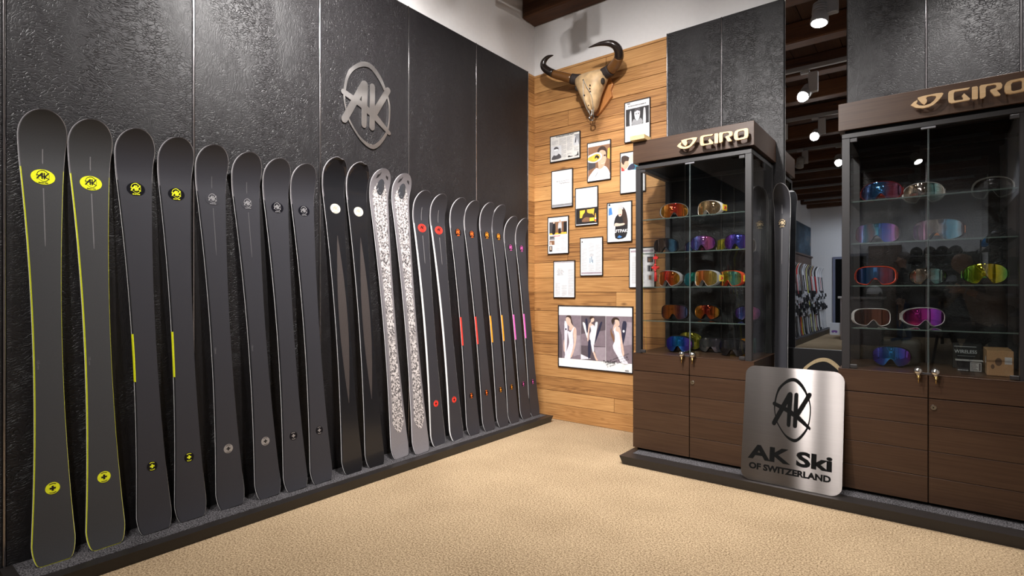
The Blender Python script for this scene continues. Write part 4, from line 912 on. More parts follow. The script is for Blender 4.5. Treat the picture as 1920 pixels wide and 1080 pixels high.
horn([(-2.36, 3.965, 2.955), (-2.42, 3.955, 2.972), (-2.50, 3.93, 3.005), (-2.59, 3.90, 3.045), (-2.665, 3.88, 3.105), (-2.672, 3.87, 3.150), (-2.63, 3.87, 3.185), (-2.568, 3.87, 3.188)], [.042, .041, .038, .035, .031, .026, .017, .003])
horn([(-2.13, 3.955, 2.945), (-2.07, 3.945, 2.955), (-2.01, 3.92, 2.975), (-1.955, 3.88, 3.01), (-1.94, 3.83, 3.055), (-1.975, 3.79, 3.09), (-2.06, 3.77, 3.105), (-2.165, 3.77, 3.105)], [.044, .043, .041, .038, .033, .026, .016, .003])
bm = tube(new_bm(), [(-2.236, 3.945, 2.72), (-2.236, 3.945, 2.625)], .0065, 10)
rg = [(-2.236 + .021 * math.cos(a), 3.945, 2.603 + .021 * math.sin(a)) for a in [2 * PI * i / 20 for i in range(21)]]
tube(bm, rg, .0065, 8, cap=False); obj('eye_bolt', bm, M_chrome, sk, smooth=True)
M_wire = plain('grey_wire', (.38, .35, .3), .4, metal=.6)
bm = new_bm()
tube(bm, catmull([Vector(p) for p in ((-2.345, 3.90, 2.945), (-2.30, 3.88, 2.905), (-2.262, 3.868, 2.90), (-2.225, 3.87, 2.915), (-2.19, 3.89, 2.95))], 4, False), .003, 6)
tube(bm, catmull([Vector(p) for p in ((-2.262, 3.855, 2.90), (-2.264, 3.855, 2.83), (-2.268, 3.868, 2.75), (-2.262, 3.90, 2.68), (-2.243, 3.945, 2.62))], 4, False), .003, 6)
tube(bm, catmull([Vector(p) for p in ((-2.262, 3.855, 2.895), (-2.225, 3.86, 2.82), (-2.20, 3.87, 2.77), (-2.205, 3.91, 2.69), (-2.225, 3.945, 2.62))], 4, False), .003, 6)
tube(bm, catmull([Vector(p) for p in ((-2.35, 3.9, 2.90), (-2.32, 3.90, 2.84), (-2.30, 3.92, 2.78), (-2.28, 3.935, 2.73), (-2.25, 3.945, 2.625))], 4, False), .0025, 6)
tube(bm, catmull([Vector(p) for p in ((-2.13, 3.9, 2.90), (-2.15, 3.90, 2.84), (-2.175, 3.92, 2.78), (-2.2, 3.935, 2.72), (-2.222, 3.945, 2.62))], 4, False), .0025, 6)
obj('wire', bm, M_wire, sk)

# ------------------------------------------------------------------ goggles
M_foam = plain('black_foam', (.012, .012, .012), .9, bump=.4, bscale=300)
FR = {k: plain('frame_' + k, c, .3) for k, c in dict(black=(.012, .012, .013), white=(.72, .71, .70), grey=(.30, .30, .31), red=(.62, .06, .02), darkred=(.25, .01, .015), clear=(.42, .42, .41)).items()}
ST = {k: plain('strap_' + k, c, .75, bump=.2, bscale=400) for k, c in dict(black=(.015, .015, .017), white=(.6, .59, .58), grey=(.09, .085, .09), orange=(.75, .3, .14), yellow=(.82, .62, .04), red=(.6, .05, .02), green=(.1, .3, .05)).items()}
def gog_outline(a, b, n=56, notch=.42, nw=.40, ex=2.9):
    P = []
    for i in range(1440):
        t = 2 * PI * i / 1440; c, s = math.cos(t), math.sin(t)
        x = a * math.copysign(abs(c) ** (2 / ex), c); z = b * math.copysign(abs(s) ** (2 / ex), s)
        if s < 0 and abs(x) < a * nw: z += b * notch * (1 + math.cos(PI * x / (a * nw)))
        P.append((x, z))
    return resample(P, n)
GOG = {}
def goggle(label, x, y, z, wd, ht, lens, frame, strap, rz=0.0, style='sph', rim=.06, logo=None, group='goggles in the left cabinet', empty_lens=False, stw=.036, notch=.40, box_case=False):
    """ski goggle: curved lens, rim, face foam and elastic strap; faces -y, its frame rests at z"""
    t = thing('ski_goggle', label, 'goggles', (x, y, z), (0, 0, rz), group)
    a, b = wd / 2, ht / 2; Rr = a * 1.28; kz = (1 / .22 if style == 'sph' else 1 / 1.2)
    zc = b
    def dy(px, pz): return Rr - math.sqrt(max(Rr * Rr - px * px, 1e-6)) + kz * pz * pz / 2
    ex = 2.5 if style == 'sph' else 3.4
    O = gog_outline(a, b, 56, notch, .40, ex); I = gog_outline(a * (1 - rim), b * (1 - rim * 1.3), 56, notch, .43, ex)
    # lens
    bm = new_bm(); loops = []
    for k in range(7):
        f = 1 - k / 7; loops.append([bm.verts.new((px * f, dy(px * f, pz * f + (1 - f) * b * .1) - .004, zc + pz * f + (1 - f) * b * .1)) for px, pz in I])
    cv = bm.verts.new((0, dy(0, b * .1) - .004, zc + b * .1)); n = len(I)
    for p, q in zip(loops, loops[1:]):
        for k in range(n): bm.faces.new((p[k], p[(k + 1) % n], q[(k + 1) % n], q[k]))
    for k in range(n): bm.faces.new((loops[-1][k], loops[-1][(k + 1) % n], cv))
    bmesh.ops.recalc_face_normals(bm, faces=bm.faces)
    obj('lens', bm, lens, t, True, True)
    # rim frame
    bm = new_bm(); sec = []
    for P, dd in ((I, -.002), ([(p[0] * .5 + q[0] * .5, p[1] * .5 + q[1] * .5) for p, q in zip(I, O)], -.007), (O, .0), (O, .026), (I, .026)):
        sec.append([bm.verts.new((px, dy(px, pz) + dd, zc + pz)) for px, pz in P])
    for i in range(5):
        p, q = sec[i], sec[(i + 1) % 5]
        for k in range(n): bm.faces.new((p[k], p[(k + 1) % n], q[(k + 1) % n], q[k]))
    bmesh.ops.recalc_face_normals(bm, faces=bm.faces)
    obj('frame', bm, frame, t, True, True)
    # foam
    bm = new_bm(); sec = []
    for f, dd in ((.98, .026), (.96, .045), (.80, .045), (.84, .026)):
        sec.append([bm.verts.new((px * f, min(dy(px, pz), .05) + dd, zc + pz * f)) for px, pz in O])
    for i in range(4):
        p, q = sec[i], sec[(i + 1) % 4]
        for k in range(n): bm.faces.new((p[k], p[(k + 1) % n], q[(k + 1) % n], q[k]))
    bmesh.ops.recalc_face_normals(bm, faces=bm.faces); obj('foam', bm, M_foam, t, True)
    # strap
    ye = dy(a, 0) + .012; dep = .075; bm = new_bm(); rows = []
    for i in range(17):
        th = PI * i / 16; px = -math.cos(th) * a * 1.01; py = ye + math.sin(th) * dep
        o = Vector((-math.cos(th), math.sin(th), 0)) * .002
        rows.append([(px - o.x, py - o.y, zc - stw / 2), (px + o.x, py + o.y, zc - stw / 2), (px + o.x, py + o.y, zc + stw / 2), (px - o.x, py - o.y, zc + stw / 2)])
    so = obj('strap', strip(bm, rows), strap, t, True)
    if logo:
        for sg in (-1, 1):
            bm = new_bm(); th = .16; px = sg * math.cos(th) * a * 1.03; py = ye + math.sin(th) * dep
            bx(bm, min(px, px + sg * .003), max(px, px + sg * .003), py - .02, py + .024, zc - .02, zc + .02, 0)
            prism(bm, [(-.012, -.008), (-.004, .002), (-.008, .012), (.004, .009), (.012, .004), (.014, -.006), (.004, -.004), (-.002, -.012)], 0, .002, Matrix.Translation((px + sg * .003, py + .002, zc)) @ (MX_LEFT if sg > 0 else Matrix(((0, 0, -1, 0), (-1, 0, 0, 0), (0, 1, 0, 0), (0, 0, 0, 1)))), 1)
            obj('strap_patch', bm, [P_['yellow'], P_['red']], so, True)
    return t
LN = {
 'fire': mat_lens('lens_fire', [(.55, .30, .02), (.75, .22, .02), (.75, .05, .04), (.70, .12, .02), (.55, .38, .03)]),
 'gold': mat_lens('lens_gold', [(.45, .33, .12), (.55, .38, .16), (.42, .26, .14), (.5, .36, .2)]),
 'smoke': mat_lens('lens_smoke', [(.05, .045, .05), (.10, .07, .06), (.22, .15, .11), (.06, .05, .06), (.1, .3, .5), (.05, .05, .07)]),
 'violet': mat_lens('lens_violet', [(.20, .05, .42), (.12, .20, .60), (.35, .16, .55), (.75, .18, .40), (.28, .06, .55)]),
 'lemon': mat_lens('lens_lemon', [(.50, .48, .04), (.62, .55, .05), (.4, .4, .05)]),
 'indigo': mat_lens('lens_indigo', [(.30, .05, .30), (.12, .06, .50), (.08, .12, .65), (.25, .06, .45)]),
 'bronze': mat_lens('lens_bronze', [(.35, .22, .06), (.45, .30, .10), (.28, .18, .10)]),
 'bluegreen': mat_lens('lens_bluegreen', [(.03, .30, .50), (.03, .45, .30), (.05, .10, .45)]),
 'orange': mat_lens('lens_orange', [(.62, .48, .06), (.70, .28, .03), (.66, .16, .03), (.70, .40, .08), (.75, .65, .2)]),
 'rainbow': mat_lens('lens_rainbow', [(.75, .10, .02), (.75, .35, .02), (.60, .62, .06), (.10, .55, .50), (.65, .60, .05)]),
 'rust': mat_lens('lens_rust', [(.12, .05, .04), (.55, .14, .02), (.60, .18, .03), (.20, .06, .08), (.06, .16, .38)]),
 'blue': mat_lens('lens_blue', [(.10, .03, .55), (.03, .10, .70), (.02, .35, .75), (.03, .10, .70), (.30, .04, .60)]),
 'chrome': mat_lens('lens_chrome', [(.10, .10, .11), (.45, .43, .42), (.12, .12, .13), (.35, .30, .36), (.1, .1, .1)]),
 'dark': mat_lens('lens_dark', [(.05, .05, .055), (.10, .10, .11), (.06, .06, .07)]),
 'midnight': mat_lens('lens_midnight', [(.05, .03, .12), (.04, .12, .30), (.06, .28, .60), (.30, .05, .10), (.05, .04, .10)]),
 'champagne': mat_lens('lens_champagne', [(.42, .34, .26), (.52, .40, .28), (.30, .24, .20), (.16, .40, .42), (.34, .24, .18)]),
 'aurora': mat_lens('lens_aurora', [(.6, .3, .15), (.35, .15, .6), (.05, .40, .65), (.55, .28, .30), (.03, .45, .6), (.04, .18, .95), (.10, .12, .8), (.5, .18, .6), (.55, .3, .2)]),
 'pearl': mat_lens('lens_pearl', [(.40, .15, .55), (.36, .30, .34), (.50, .22, .40), (.36, .32, .32), (.60, .48, .34), (.34, .30, .30), (.10, .50, .85), (.2, .5, .7), (.34, .26, .26)]),
 'green': mat_lens('lens_green', [(.06, .38, .04), (.35, .50, .02), (.70, .55, .02), (.60, .52, .02), (.06, .45, .10)]),
 'brown': mat_lens('lens_brown', [(.10, .03, .015), (.22, .07, .03), (.18, .055, .025), (.12, .03, .02)]),
 'magenta': mat_lens('lens_magenta', [(.22, .03, .03), (.60, .02, .26), (.62, .03, .55), (.38, .05, .75), (.20, .02, .10)]),
}
GL, GRt = 'goggles in the left cabinet', 'goggles in the right cabinet'
S1, S2, S3, S4, SB = 1.6522, 1.4202, 1.1882, .9572, .7305
goggle('red and orange mirrored goggle, left on the top shelf of the left cabinet', -1.393, 3.59, S1, .190, .110, LN['fire'], FR['grey'], ST['black'], .35)
goggle('bronze mirrored goggle with yellow strap patch, right on the left cabinet top shelf', -1.180, 3.60, S1, .180, .105, LN['gold'], FR['white'], ST['white'], -.3, logo=True)
goggle('dark smoky cylindrical goggle at the left end of the second shelf, left cabinet', -1.444, 3.56, S2, .165, .100, LN['smoke'], FR['black'], ST['black'], .25, 'cyl')
goggle('small blue tinted goggle behind the dark smoky one, second shelf, left cabinet', -1.330, 3.80, S2, .165, .095, LN['midnight'], FR['black'], ST['black'], .0)
goggle('purple mirrored goggle in the middle of the second shelf, left cabinet', -1.196, 3.56, S2, .165, .105, LN['violet'], FR['black'], ST['black'], .05)
goggle('yellow lensed goggle partly behind the purple one, second shelf, left cabinet', -1.10, 3.77, S2, .160, .095, LN['lemon'], FR['grey'], ST['grey'], .0, 'cyl')
goggle('indigo mirrored goggle at the right of the second shelf, behind the cabinet post', -.995, 3.60, S2, .160, .105, LN['indigo'], FR['black'], ST['black'], -.05)
goggle('bronze goggle with yellow strap patch seen through the left cabinet side', -.975, 3.86, S2, .150, .095, LN['bronze'], FR['white'], ST['grey'], .9, logo=True)
goggle('red and gold mirrored goggle with grey frame, left on the third shelf', -1.441, 3.57, S3, .178, .112, LN['fire'], FR['grey'], ST['grey'], -.2)
goggle('blue and green mirrored goggle behind the red and gold one, third shelf', -1.335, 3.80, S3, .170, .105, LN['bluegreen'], FR['black'], ST['grey'], .0)
goggle('orange cylindrical goggle with yellow strap patch, middle of the third shelf', -1.187, 3.56, S3, .176, .108, LN['orange'], FR['grey'], ST['grey'], -.3, 'cyl', logo=True)
goggle('red framed rainbow goggle with yellow patch, right on the third shelf', -1.065, 3.68, S3, .170, .105, LN['rainbow'], FR['red'], ST['red'], -.35, 'cyl', logo=True)
goggle('dark rust and orange cylindrical goggle, left on the fourth shelf', -1.425, 3.65, S4, .190, .108, LN['rust'], FR['black'], ST['black'], .08, 'cyl')
goggle('red and yellow mirrored goggle with black frame, right on the fourth shelf', -1.250, 3.80, S4, .180, .106, LN['fire'], FR['black'], ST['black'], .0)
goggle('dim purple mirrored goggle at the right back of the fourth shelf', -.985, 3.85, S4, .165, .100, LN['violet'], FR['black'], ST['black'], .2)
goggle('blue mirrored goggle on the left cabinet floor near the locks', -1.396, 3.66, SB, .186, .118, LN['blue'], FR['black'], ST['black'], .08)
goggle('gold lensed goggle standing behind the blue one on the left cabinet floor', -1.385, 3.85, SB, .180, .135, LN['lemon'], FR['black'], ST['black'], .0)
goggle('silver cylindrical goggle on the left cabinet floor, right of the locks', -1.215, 3.80, SB, .170, .105, LN['chrome'], FR['black'], ST['grey'], .1, 'cyl')
goggle('black spherical goggle on the left cabinet floor, in front at right', -1.035, 3.66, SB, .180, .115, LN['dark'], FR['black'], ST['black'], .04)
goggle('orange and yellow goggle on the left cabinet floor, seen through its side', -.975, 3.88, SB, .175, .112, LN['rainbow'], FR['black'], ST['grey'], .9, 'cyl', logo=True)
# right cabinet
goggle('dark blue mirrored goggle with red frame on the right cabinet top shelf', -.225, 3.60, S1, .196, .112, LN['midnight'], FR['darkred'], ST['red'], .0, group=GRt)
goggle('champagne mirrored goggle with white frame, middle of the right cabinet top shelf', -.040, 3.80, S1, .192, .116, LN['champagne'], FR['white'], ST['white'], .0, group=GRt)
goggle('clear goggle with pale rim at the right of the right cabinet top shelf', .245, 3.84, S1, .178, .116, M_shelf, FR['clear'], ST['black'], -.25, group=GRt, rim=.045)
goggle('wide blue striped cylindrical goggle, left on the right cabinet second shelf', -.243, 3.57, S2, .206, .110, LN['aurora'], FR['black'], ST['grey'], .0, 'cyl', group=GRt, rim=.03)
goggle('wide pearl grey cylindrical goggle with orange strap, right cabinet second shelf', .012, 3.57, S2, .216, .110, LN['pearl'], FR['black'], ST['orange'], -.22, 'cyl', group=GRt, rim=.03)
goggle('red framed goggle with blue black lens on the right cabinet third shelf', -.250, 3.58, S3, .196, .106, LN['midnight'], FR['red'], ST['red'], .0, 'cyl', group=GRt, rim=.09)
goggle('gold tinted goggle in the middle of the right cabinet third shelf', -.020, 3.66, S3, .165, .095, LN['champagne'], FR['black'], ST['black'], .0, group=GRt)
goggle('green and yellow mirrored goggle on the right cabinet third shelf', .212, 3.62, S3, .180, .110, LN['green'], FR['black'], ST['green'], .0, group=GRt)
goggle('white framed goggle with brown lens, left on the right cabinet fourth shelf', -.262, 3.66, S4, .186, .102, LN['brown'], FR['white'], ST['white'], .3, 'cyl', group=GRt, rim=.075, notch=.36)
goggle('white framed goggle with magenta lens, right on the right cabinet fourth shelf', -.028, 3.77, S4, .205, .108, LN['magenta'], FR['white'], ST['white'], .3, group=GRt, rim=.06, notch=.36)
goggle('blue mirrored goggle before a black case on the right cabinet floor', -.183, 3.68, SB, .185, .118, LN['blue'], FR['black'], ST['black'], .0, group=GRt)
cs = single('goggle_case', bevel(box(-.25, -.05, 3.83, 3.95, SB, SB + .15), .03, 4), plain('black_case', (.014, .014, .014), .6), 'black rounded goggle case behind the blue goggle, right cabinet floor', 'case', smooth=True)
# cartons on the right cabinet floor
b1 = thing('carton', 'black WIRELESS carton standing at the back of the right cabinet floor', 'box', (.145, 3.90, SB))
obj('carton_body', bevel(box(.09, .215, 3.87, 3.96, SB, SB + .135), .001, 1), plain('black_card', (.014, .013, .013), .5), b1)
obj('lettering', put(text_bm('WIRELESS', .026, .0003, .0003, .85), Matrix.Translation((.145, 3.8698, SB + .092)) @ MX_BACK), P_['lgrey'], b1)
bm = new_bm(); bx(bm, .095, .19, 3.8694, 3.8700, SB + .118, SB + .123); bx(bm, .11, .185, 3.8694, 3.8700, SB + .068, SB + .071); obj('print_line', bm, P_['grey'], b1)
b2 = thing('carton', 'small black and white carton with label blocks on the right cabinet floor', 'box', (.145, 3.74, SB))
M_cardw = plain('white_card', (.42, .41, .40), .55)
obj('carton_body', bevel(box(.105, .205, 3.735, 3.80, SB, SB + .055), .001, 1), P_['black'], b2)
bm = box(.098, .155, 3.728, 3.805, SB + .0552, SB + .0575); bx(bm, .157, .211, 3.728, 3.805, SB + .0552, SB + .0575); obj('lid', bm, M_cardw, b2)
bm = box(.158, .203, 3.7335, 3.735, SB + .003, SB + .05); obj('label', bm, M_cardw, b2)
bm = new_bm()
for k in range(7): bx(bm, .161, .190 - .004 * (k % 3), 3.7328, 3.7335, SB + .007 + k * .006, SB + .0095 + k * .006)
bx(bm, .193, .200, 3.7328, 3.7335, SB + .006, SB + .046); bx(bm, .108, .15, 3.7342, 3.7349, SB + .012, SB + .016); obj('print_line', bm, P_['dark'], b2)
bm = new_bm(); 
for k in range(8): bx(bm, .108 + .0055 * k, .1115 + .0055 * k, 3.7342, 3.7349, SB + .003, SB + .009)
obj('lettering', bm, P_['lgrey'], b2)
b3 = thing('carton', 'brown cardboard carton with white label in the right cabinet corner', 'box', (.265, 3.70, SB))
M_card = plain('brown_card', (.33, .19, .09), .7)
obj('carton_body', bevel(box(.218, .318, 3.63, 3.88, SB, SB + .125), .001, 1), M_card, b3)
obj('label', box(.2172, .218, 3.69, 3.73, SB + .055, SB + .09), M_cardw, b3)
obj('label', box(.285, .312, 3.6292, 3.63, SB + .06, SB + .095), M_cardw, b3)
obj('tape', box(.2178, .3182, 3.735, 3.78, SB + .1252, SB + .1258), plain('tan_tape', (.42, .27, .14), .3), b3)
bm = prism(new_bm(), ell(.262, SB + .07, .013, .020, 20), 0, .0006, Matrix.Translation((0, 3.63, 0)) @ MX_BACK); prism(bm, ell(.24, SB + .045, .007, .012, 14), 0, .0006, Matrix.Translation((0, 3.63, 0)) @ MX_BACK)
obj('printed_mark', bm, plain('brown_print', (.10, .055, .03), .7), b3)
# red knot ornament hanging in the left cabinet
kn = thing('knot_ornament', 'red hanging knot ornament with tassel in the left cabinet', 'ornament', (-1.50, 3.535, 1.41))
M_redk = plain('red_cord', (.55, .02, .02), .5, bump=.3)
bm = new_bm(); prism(bm, [(0, .018), (.02, 0), (0, -.018), (-.02, 0)], 0, .012, Matrix.Translation((-1.50, 3.53, 1.318)) @ MX_BACK)
for a in range(4): sphere(bm, (-1.50 + .02 * math.cos(a * PI / 2), 3.524, 1.318 + .02 * math.sin(a * PI / 2)), .010, 0, 8, 6)
prism(bm, [(-.016, 0), (0, .012), (.022, .004), (.016, -.01), (-.012, -.01)], 0, .01, Matrix.Translation((-1.50, 3.53, 1.388)) @ MX_BACK)
obj('knot', bm, M_redk, kn)
obj('hanging_cord', tube(new_bm(), [(-1.50, 3.525, 1.413), (-1.50, 3.525, 1.29)], .0025, 6), M_redk, kn)
obj('tassel', tube(new_bm(), [(-1.50, 3.525, 1.295), (-1.50, 3.525, 1.28), (-1.498, 3.525, 1.225)], [.004, .008, .012], 10), M_redk, kn)
bm = new_bm()
for k in range(6): sphere(bm, (-1.50 + .024 * math.cos(k * PI / 3), 3.515, 1.318 + .024 * math.sin(k * PI / 3)), .0045, 0, 8, 6)
obj('gold_bead', bm, M_brass, kn)

# ------------------------------------------------------------------ rear shop seen in the mirror and the glass
obj_plinth = plinth('long black plinth of the rear ski rack, seen in the mirror', [(XL, -9.9), (-2.27, -9.9), (-2.27, -1.1), (XL, -1.1)], [(XL, -9.9), (-2.29, -9.9), (-2.29, -1.1), (XL, -1.1)], (XL + .02, -2.33, -9.85, -1.15), .13)
pw = thing('rack_backboard', 'brown wooden backboard behind the rear ski rack, seen in the mirror', 'wall panel', (XL, -5.7, .13))
for a in range(6):
    obj('board', bevel(box(XL + .001, XL + .03, -10.38 + a * 1.56, -8.825 + a * 1.56, .1305, 2.19), .002, 1), M_rackwood, pw)
obj('ledge', box(XL, XL + .07, -10.38, -1.02, 2.19, 2.23), M_rackwood, pw)
for i, (a, b) in enumerate(((-10.38, -6.2), (-6.1, -3.6), (-3.5, -1.05))):
    m_ = thing('mountain_mural', 'dark blue mountain photo panel above the rear rack, ' + ('seen in the mirror', 'middle of three', 'nearest the camera')[i], 'picture', (XL, (a + b) / 2, 2.25))
    obj('print', box(XL + .012, XL + .014, a + .01, b - .01, 2.26, 3.1), M_mural, m_); obj('panel', box(XL, XL + .012, a, b, 2.25, 3.11), M_metalblk, m_)
single('rack_rail', tube(new_bm(), [(-2.55, -9.95, 1.17), (-2.55, -1.2, 1.17)], .018, 10), M_metalblk, 'dark rail holding the skis of the rear rack, seen in the mirror', 'rail')
rr_cols = dict(white=(.7, .7, .72), black=(.02, .02, .022), yellow=(.72, .74, .03), red=(.6, .03, .03), blue=(.04, .15, .45), green=(.12, .5, .06), grey=(.3, .3, .32))
def rack_ski(col, col2):
    L = 1.72; t = thing('rack_ski', '', 'ski', (0, 0, 0), (0, 0, 0), 'skis in the rear rack')
    r, c, tp = ski_layers(L, .115, .075, .105)
    m1, m2 = plain('rack_' + col, rr_cols[col], .25), plain('rack_' + col2, rr_cols[col2], .25)
    obj('base', r.copy(), [M_edge, M_sideblk], t, True)
    obj('topsheet', c.copy(), [m1, m1], t, True)
    rows = []
    for i in range(9):
        s = 1.0 + .45 * i / 8; q = swid(L, s, .115, .075, .105) / 2 - .006; h = prof(L, s) + thick(L, s)
        rows.append([(h, -q, s), (h + .001, -q, s), (h + .001, q, s), (h, q, s)])
    obj('graphic', strip(new_bm(), rows), m2, t, True)
    jz = R.uniform(-.13, .13)
    for nm, s in (('toe_binding', .92 + jz), ('heel_binding', .62 + jz)):
        bm = bevel(box(.018, .05, -.035, .035, s - .09, s + .07), .008, 1); bevel(bx(bm, .05, .085, -.03, .03, s - .03 if nm[0] == 't' else s - .06, s + .06 if nm[0] == 't' else s + .02), .001, 1)
        tube(bm, [(.05, -.045, s), (.05, .045, s)], .012, 8)
        obj(nm, bm, plain('binding_black', (.03, .03, .032), .3) if R.random() < .65 else plain('binding_white', (.55, .55, .57), .3), t, True)
    return t
protos = {}
ORD = 'zeroth first second third fourth fifth sixth seventh eighth ninth tenth eleventh twelfth thirteenth fourteenth fifteenth sixteenth seventeenth eighteenth nineteenth'.split()
def ordinal(n):
    n += 1
    if n < 20: return ORD[n]
    t_, u_ = divmod(n, 10); base = ['', '', 'twent', 'thirt', 'fort', 'fift', 'sixt'][t_]
    return base + 'ieth' if u_ == 0 else base + 'y-' + ORD[u_]
pal = ['white', 'black', 'white', 'yellow', 'black', 'white', 'black', 'white', 'white', 'black', 'black', 'white', 'black', 'yellow', 'red', 'black']
pal2 = ['black', 'white', 'grey', 'black', 'yellow', 'red', 'grey', 'black', 'black', 'black', 'red', 'grey', 'white', 'red', 'white', 'black']
y = -9.62; i = 0
while y < -1.5:
    k = i % 16
    if y < -8.6: k = (0, 2, 5, 8, 11)[i % 5]
    lab = '%s ski with %s graphic, %s from the far end of the rear rack' % (pal[k], pal2[k], ordinal(i))
    loc = (-2.42 + R.uniform(-.02, .03), y, .132); rot = (R.uniform(-.02, .02), -rad(5.2) + R.uniform(-.01, .01), R.uniform(-.15, .15))
    if k not in protos:
        protos[k] = rack_ski(pal[k], pal2[k]); o = protos[k]; o.location = loc; o.rotation_euler = rot; o['label'] = lab
    else: copy_tree(protos[k], loc, rot, lab)
    y += .118 if y < -4.9 else .24; i += 1
bx_ = thing('shop_box', 'white retail box with a goggle picture on the rear floor, seen in the mirror', 'box', (-2.08, -8.75, 0))
obj('carton', bevel(box(-2.19, -1.97, -8.85, -8.65, 0, .32), .003, 1), plain('white_box', (.72, .72, .75), .5), bx_)
bm = prism(new_bm(), gog_outline(.07, .035, 24), 0, .001, Matrix.Translation((-2.08, -8.65, .09)) @ Matrix.Rotation(PI, 4, 'Z') @ MX_BACK); obj('goggle_print', bm, plain('print_violet', (.2, .08, .35), .4), bx_)
# sales counter
ct = thing('sales_counter', 'grey brown sales counter at the rear of the shop, reflected in the cabinet glass', 'counter', (-1.3, -7.2, 0))
obj('front_panel', bevel(box(-1.75, -.85, -7.0, -6.96, .0, 1.0), .004, 1), plain('taupe_front', (.30, .25, .23), .45), ct)
obj('body', box(-1.75, -.85, -7.6, -7.001, 0, 1.0), M_walnut, ct); obj('top', bevel(box(-1.8, -.8, -7.65, -6.93, 1.0005, 1.05), .004, 1), plain('pale_top', (.5, .46, .43), .3), ct)
wc = thing('wall_cupboard', 'tall dark brown cupboard on the rear wall behind the sales counter', 'cupboard', (-.97, YR, 0))
obj('body', box(-1.32, -.62, YR, YR + .45, 0, 2.36), M_rackwood, wc)
for a in (-1.31, -.966): 
    dq = obj('door', bevel(box(a, a + .336, YR + .4505, YR + .47, .06, 2.33), .003, 1), M_rackwood, wc); obj('handle', tube(new_bm(), [(-.985 if a < -1 else -.955, YR + .485, 1.0), (-.985 if a < -1 else -.955, YR + .485, 1.25)], .008, 6), M_metalblk, dq)
rp = thing('wall_panelling', 'dark brown wooden panelling on the right wall behind the wire shelf', 'wall panel', (.93, -2.9, 0))
for k in range(7): obj('board', bevel(box(.925, .949, -5.88 + k * .86, -5.03 + k * .86, .01, 2.5), .002, 1), M_rackwood, rp)
# helmets
HC = {k: plain('helmet_' + k, c, .25) for k, c in dict(black=(.012, .012, .014), white=(.72, .71, .70), blue=(.02, .22, .55), grey=(.2, .2, .21), pink=(.65, .05, .2)).items()}
def helmet(label, loc, col, rz=0, r=.15, patch=False):
    t = thing('ski_helmet', label, 'helmet', loc, (0, 0, rz), 'helmets on the rear shelves')
    bm = new_bm(); rings = []
    for i in range(9):
        th = PI / 2 * (1 - i / 8) * 1.0 - .25 * (i / 8)
        rings.append([bm.verts.new((r * .86 * math.cos(th) * math.cos(a), r * 1.08 * math.cos(th) * math.sin(a), r * .55 + r * .95 * math.sin(th))) for a in [2 * PI * k / 20 for k in range(20)]])
    cv = rings[0][0].co.copy()
    for a, b in zip(rings, rings[1:]):
        for k in range(20): bm.faces.new((a[k], b[k], b[(k + 1) % 20], a[(k + 1) % 20]))
    bmesh.ops.remove_doubles(bm, verts=bm.verts, dist=1e-4); bmesh.ops.recalc_face_normals(bm, faces=bm.faces)
    if patch:
        for f in bm.faces: f.material_index = R.randrange(5)
    obj('shell', bm, [HC['pink'], P_['yellow'], P_['black'], HC['black'], HC['pink']] if patch else col, t, True, not patch)
    bm = new_bm()
    for s in (-1, 1): sphere(bm, (s * r * .76, .01, r * .32), r * .36, 0, 10, 8, (.35, .9, 1.05))
    obj('ear_pad', bm, M_foam, t, True)
    bm = new_bm(); 
    for s in (-1, 0, 1): bx(bm, s * r * .38 - .01, s * r * .38 + .01, -r * .62, -r * .1, r * 1.38 - abs(s) * .02, r * 1.43 - abs(s) * .02)
    obj('vent', bm, M_void, t, True)
    bm = tube(new_bm(), catmull([Vector(p) for p in ((-r * .7, 0, r * .2), (-r * .4, -.02, -.0), (0, -.03, .004), (r * .4, -.02, 0), (r * .7, 0, r * .2))], 3, False), .005, 6); obj('chin_strap', bm, M_foam, t, True)
    return t
hs = thing('helmet_shelf', 'dark wall shelf unit full of helmets at the rear of the shop', 'shelf', (.25, YR, 1.5))
for z in (2.08, 1.72, 1.36): obj('shelf_board', box(-.5, .94, YR, YR + .34, z - .03, z), M_metalblk, hs)
obj('back_board', box(-.5, .94, YR, YR + .02, 0, 2.05), plain('shelf_back', (.02, .02, .022), .5), hs)
for x in (-.5, .925): obj('side_board', box(x - .015, x + .015, YR, YR + .34, 0, 2.049), M_metalblk, hs)
names = ['first', 'second', 'third', 'fourth', 'fifth']
for k, x in enumerate((-.32, -.05, .2, .45)): helmet('glossy black helmet, %s from the left on the top rear shelf' % names[k], (x, YR + .18, 2.082), HC['black'], .2 * k)
helmet('white helmet at the right end of the top rear shelf', (.74, YR + .18, 2.082), HC['white'], .4)
for k, x in enumerate((-.3, 0, .3)): helmet('glossy black helmet, %s from the left on the middle rear shelf' % names[k], (x, YR + .18, 1.722), HC['black'], .3 * k)
helmet('patchwork pink and yellow helmet on the middle rear shelf', (.66, YR + .19, 1.722), HC['pink'], .2, .16, True)
for k, x in enumerate((-.28, .05, .4)): helmet('grey helmet, %s from the left on the lowest rear shelf' % names[k], (x, YR + .18, 1.362), HC['grey'], .3 * k)
helmet('white helmet on the sales counter beside the standing man', (-1.0, -7.25, 1.06), HC['white'], .5, .16)
rw = thing('wire_shelf', 'black wire shelf unit with helmets on the right wall, reflected in the cabinet glass', 'shelf', (.78, -3.0, 0))
for z in (.42, .88, 1.34, 1.8):
    bm = new_bm()
    for yy in [-4.6 + .07 * k for k in range(49)]: tube(bm, [(.62, yy, z), (.94, yy, z)], .004, 4)
    tube(bm, [(.62, -4.6, z), (.62, -1.24, z)], .007, 5); tube(bm, [(.93, -4.6, z), (.93, -1.24, z)], .007, 5)
    obj('wire_deck', bm, M_metalblk, rw)
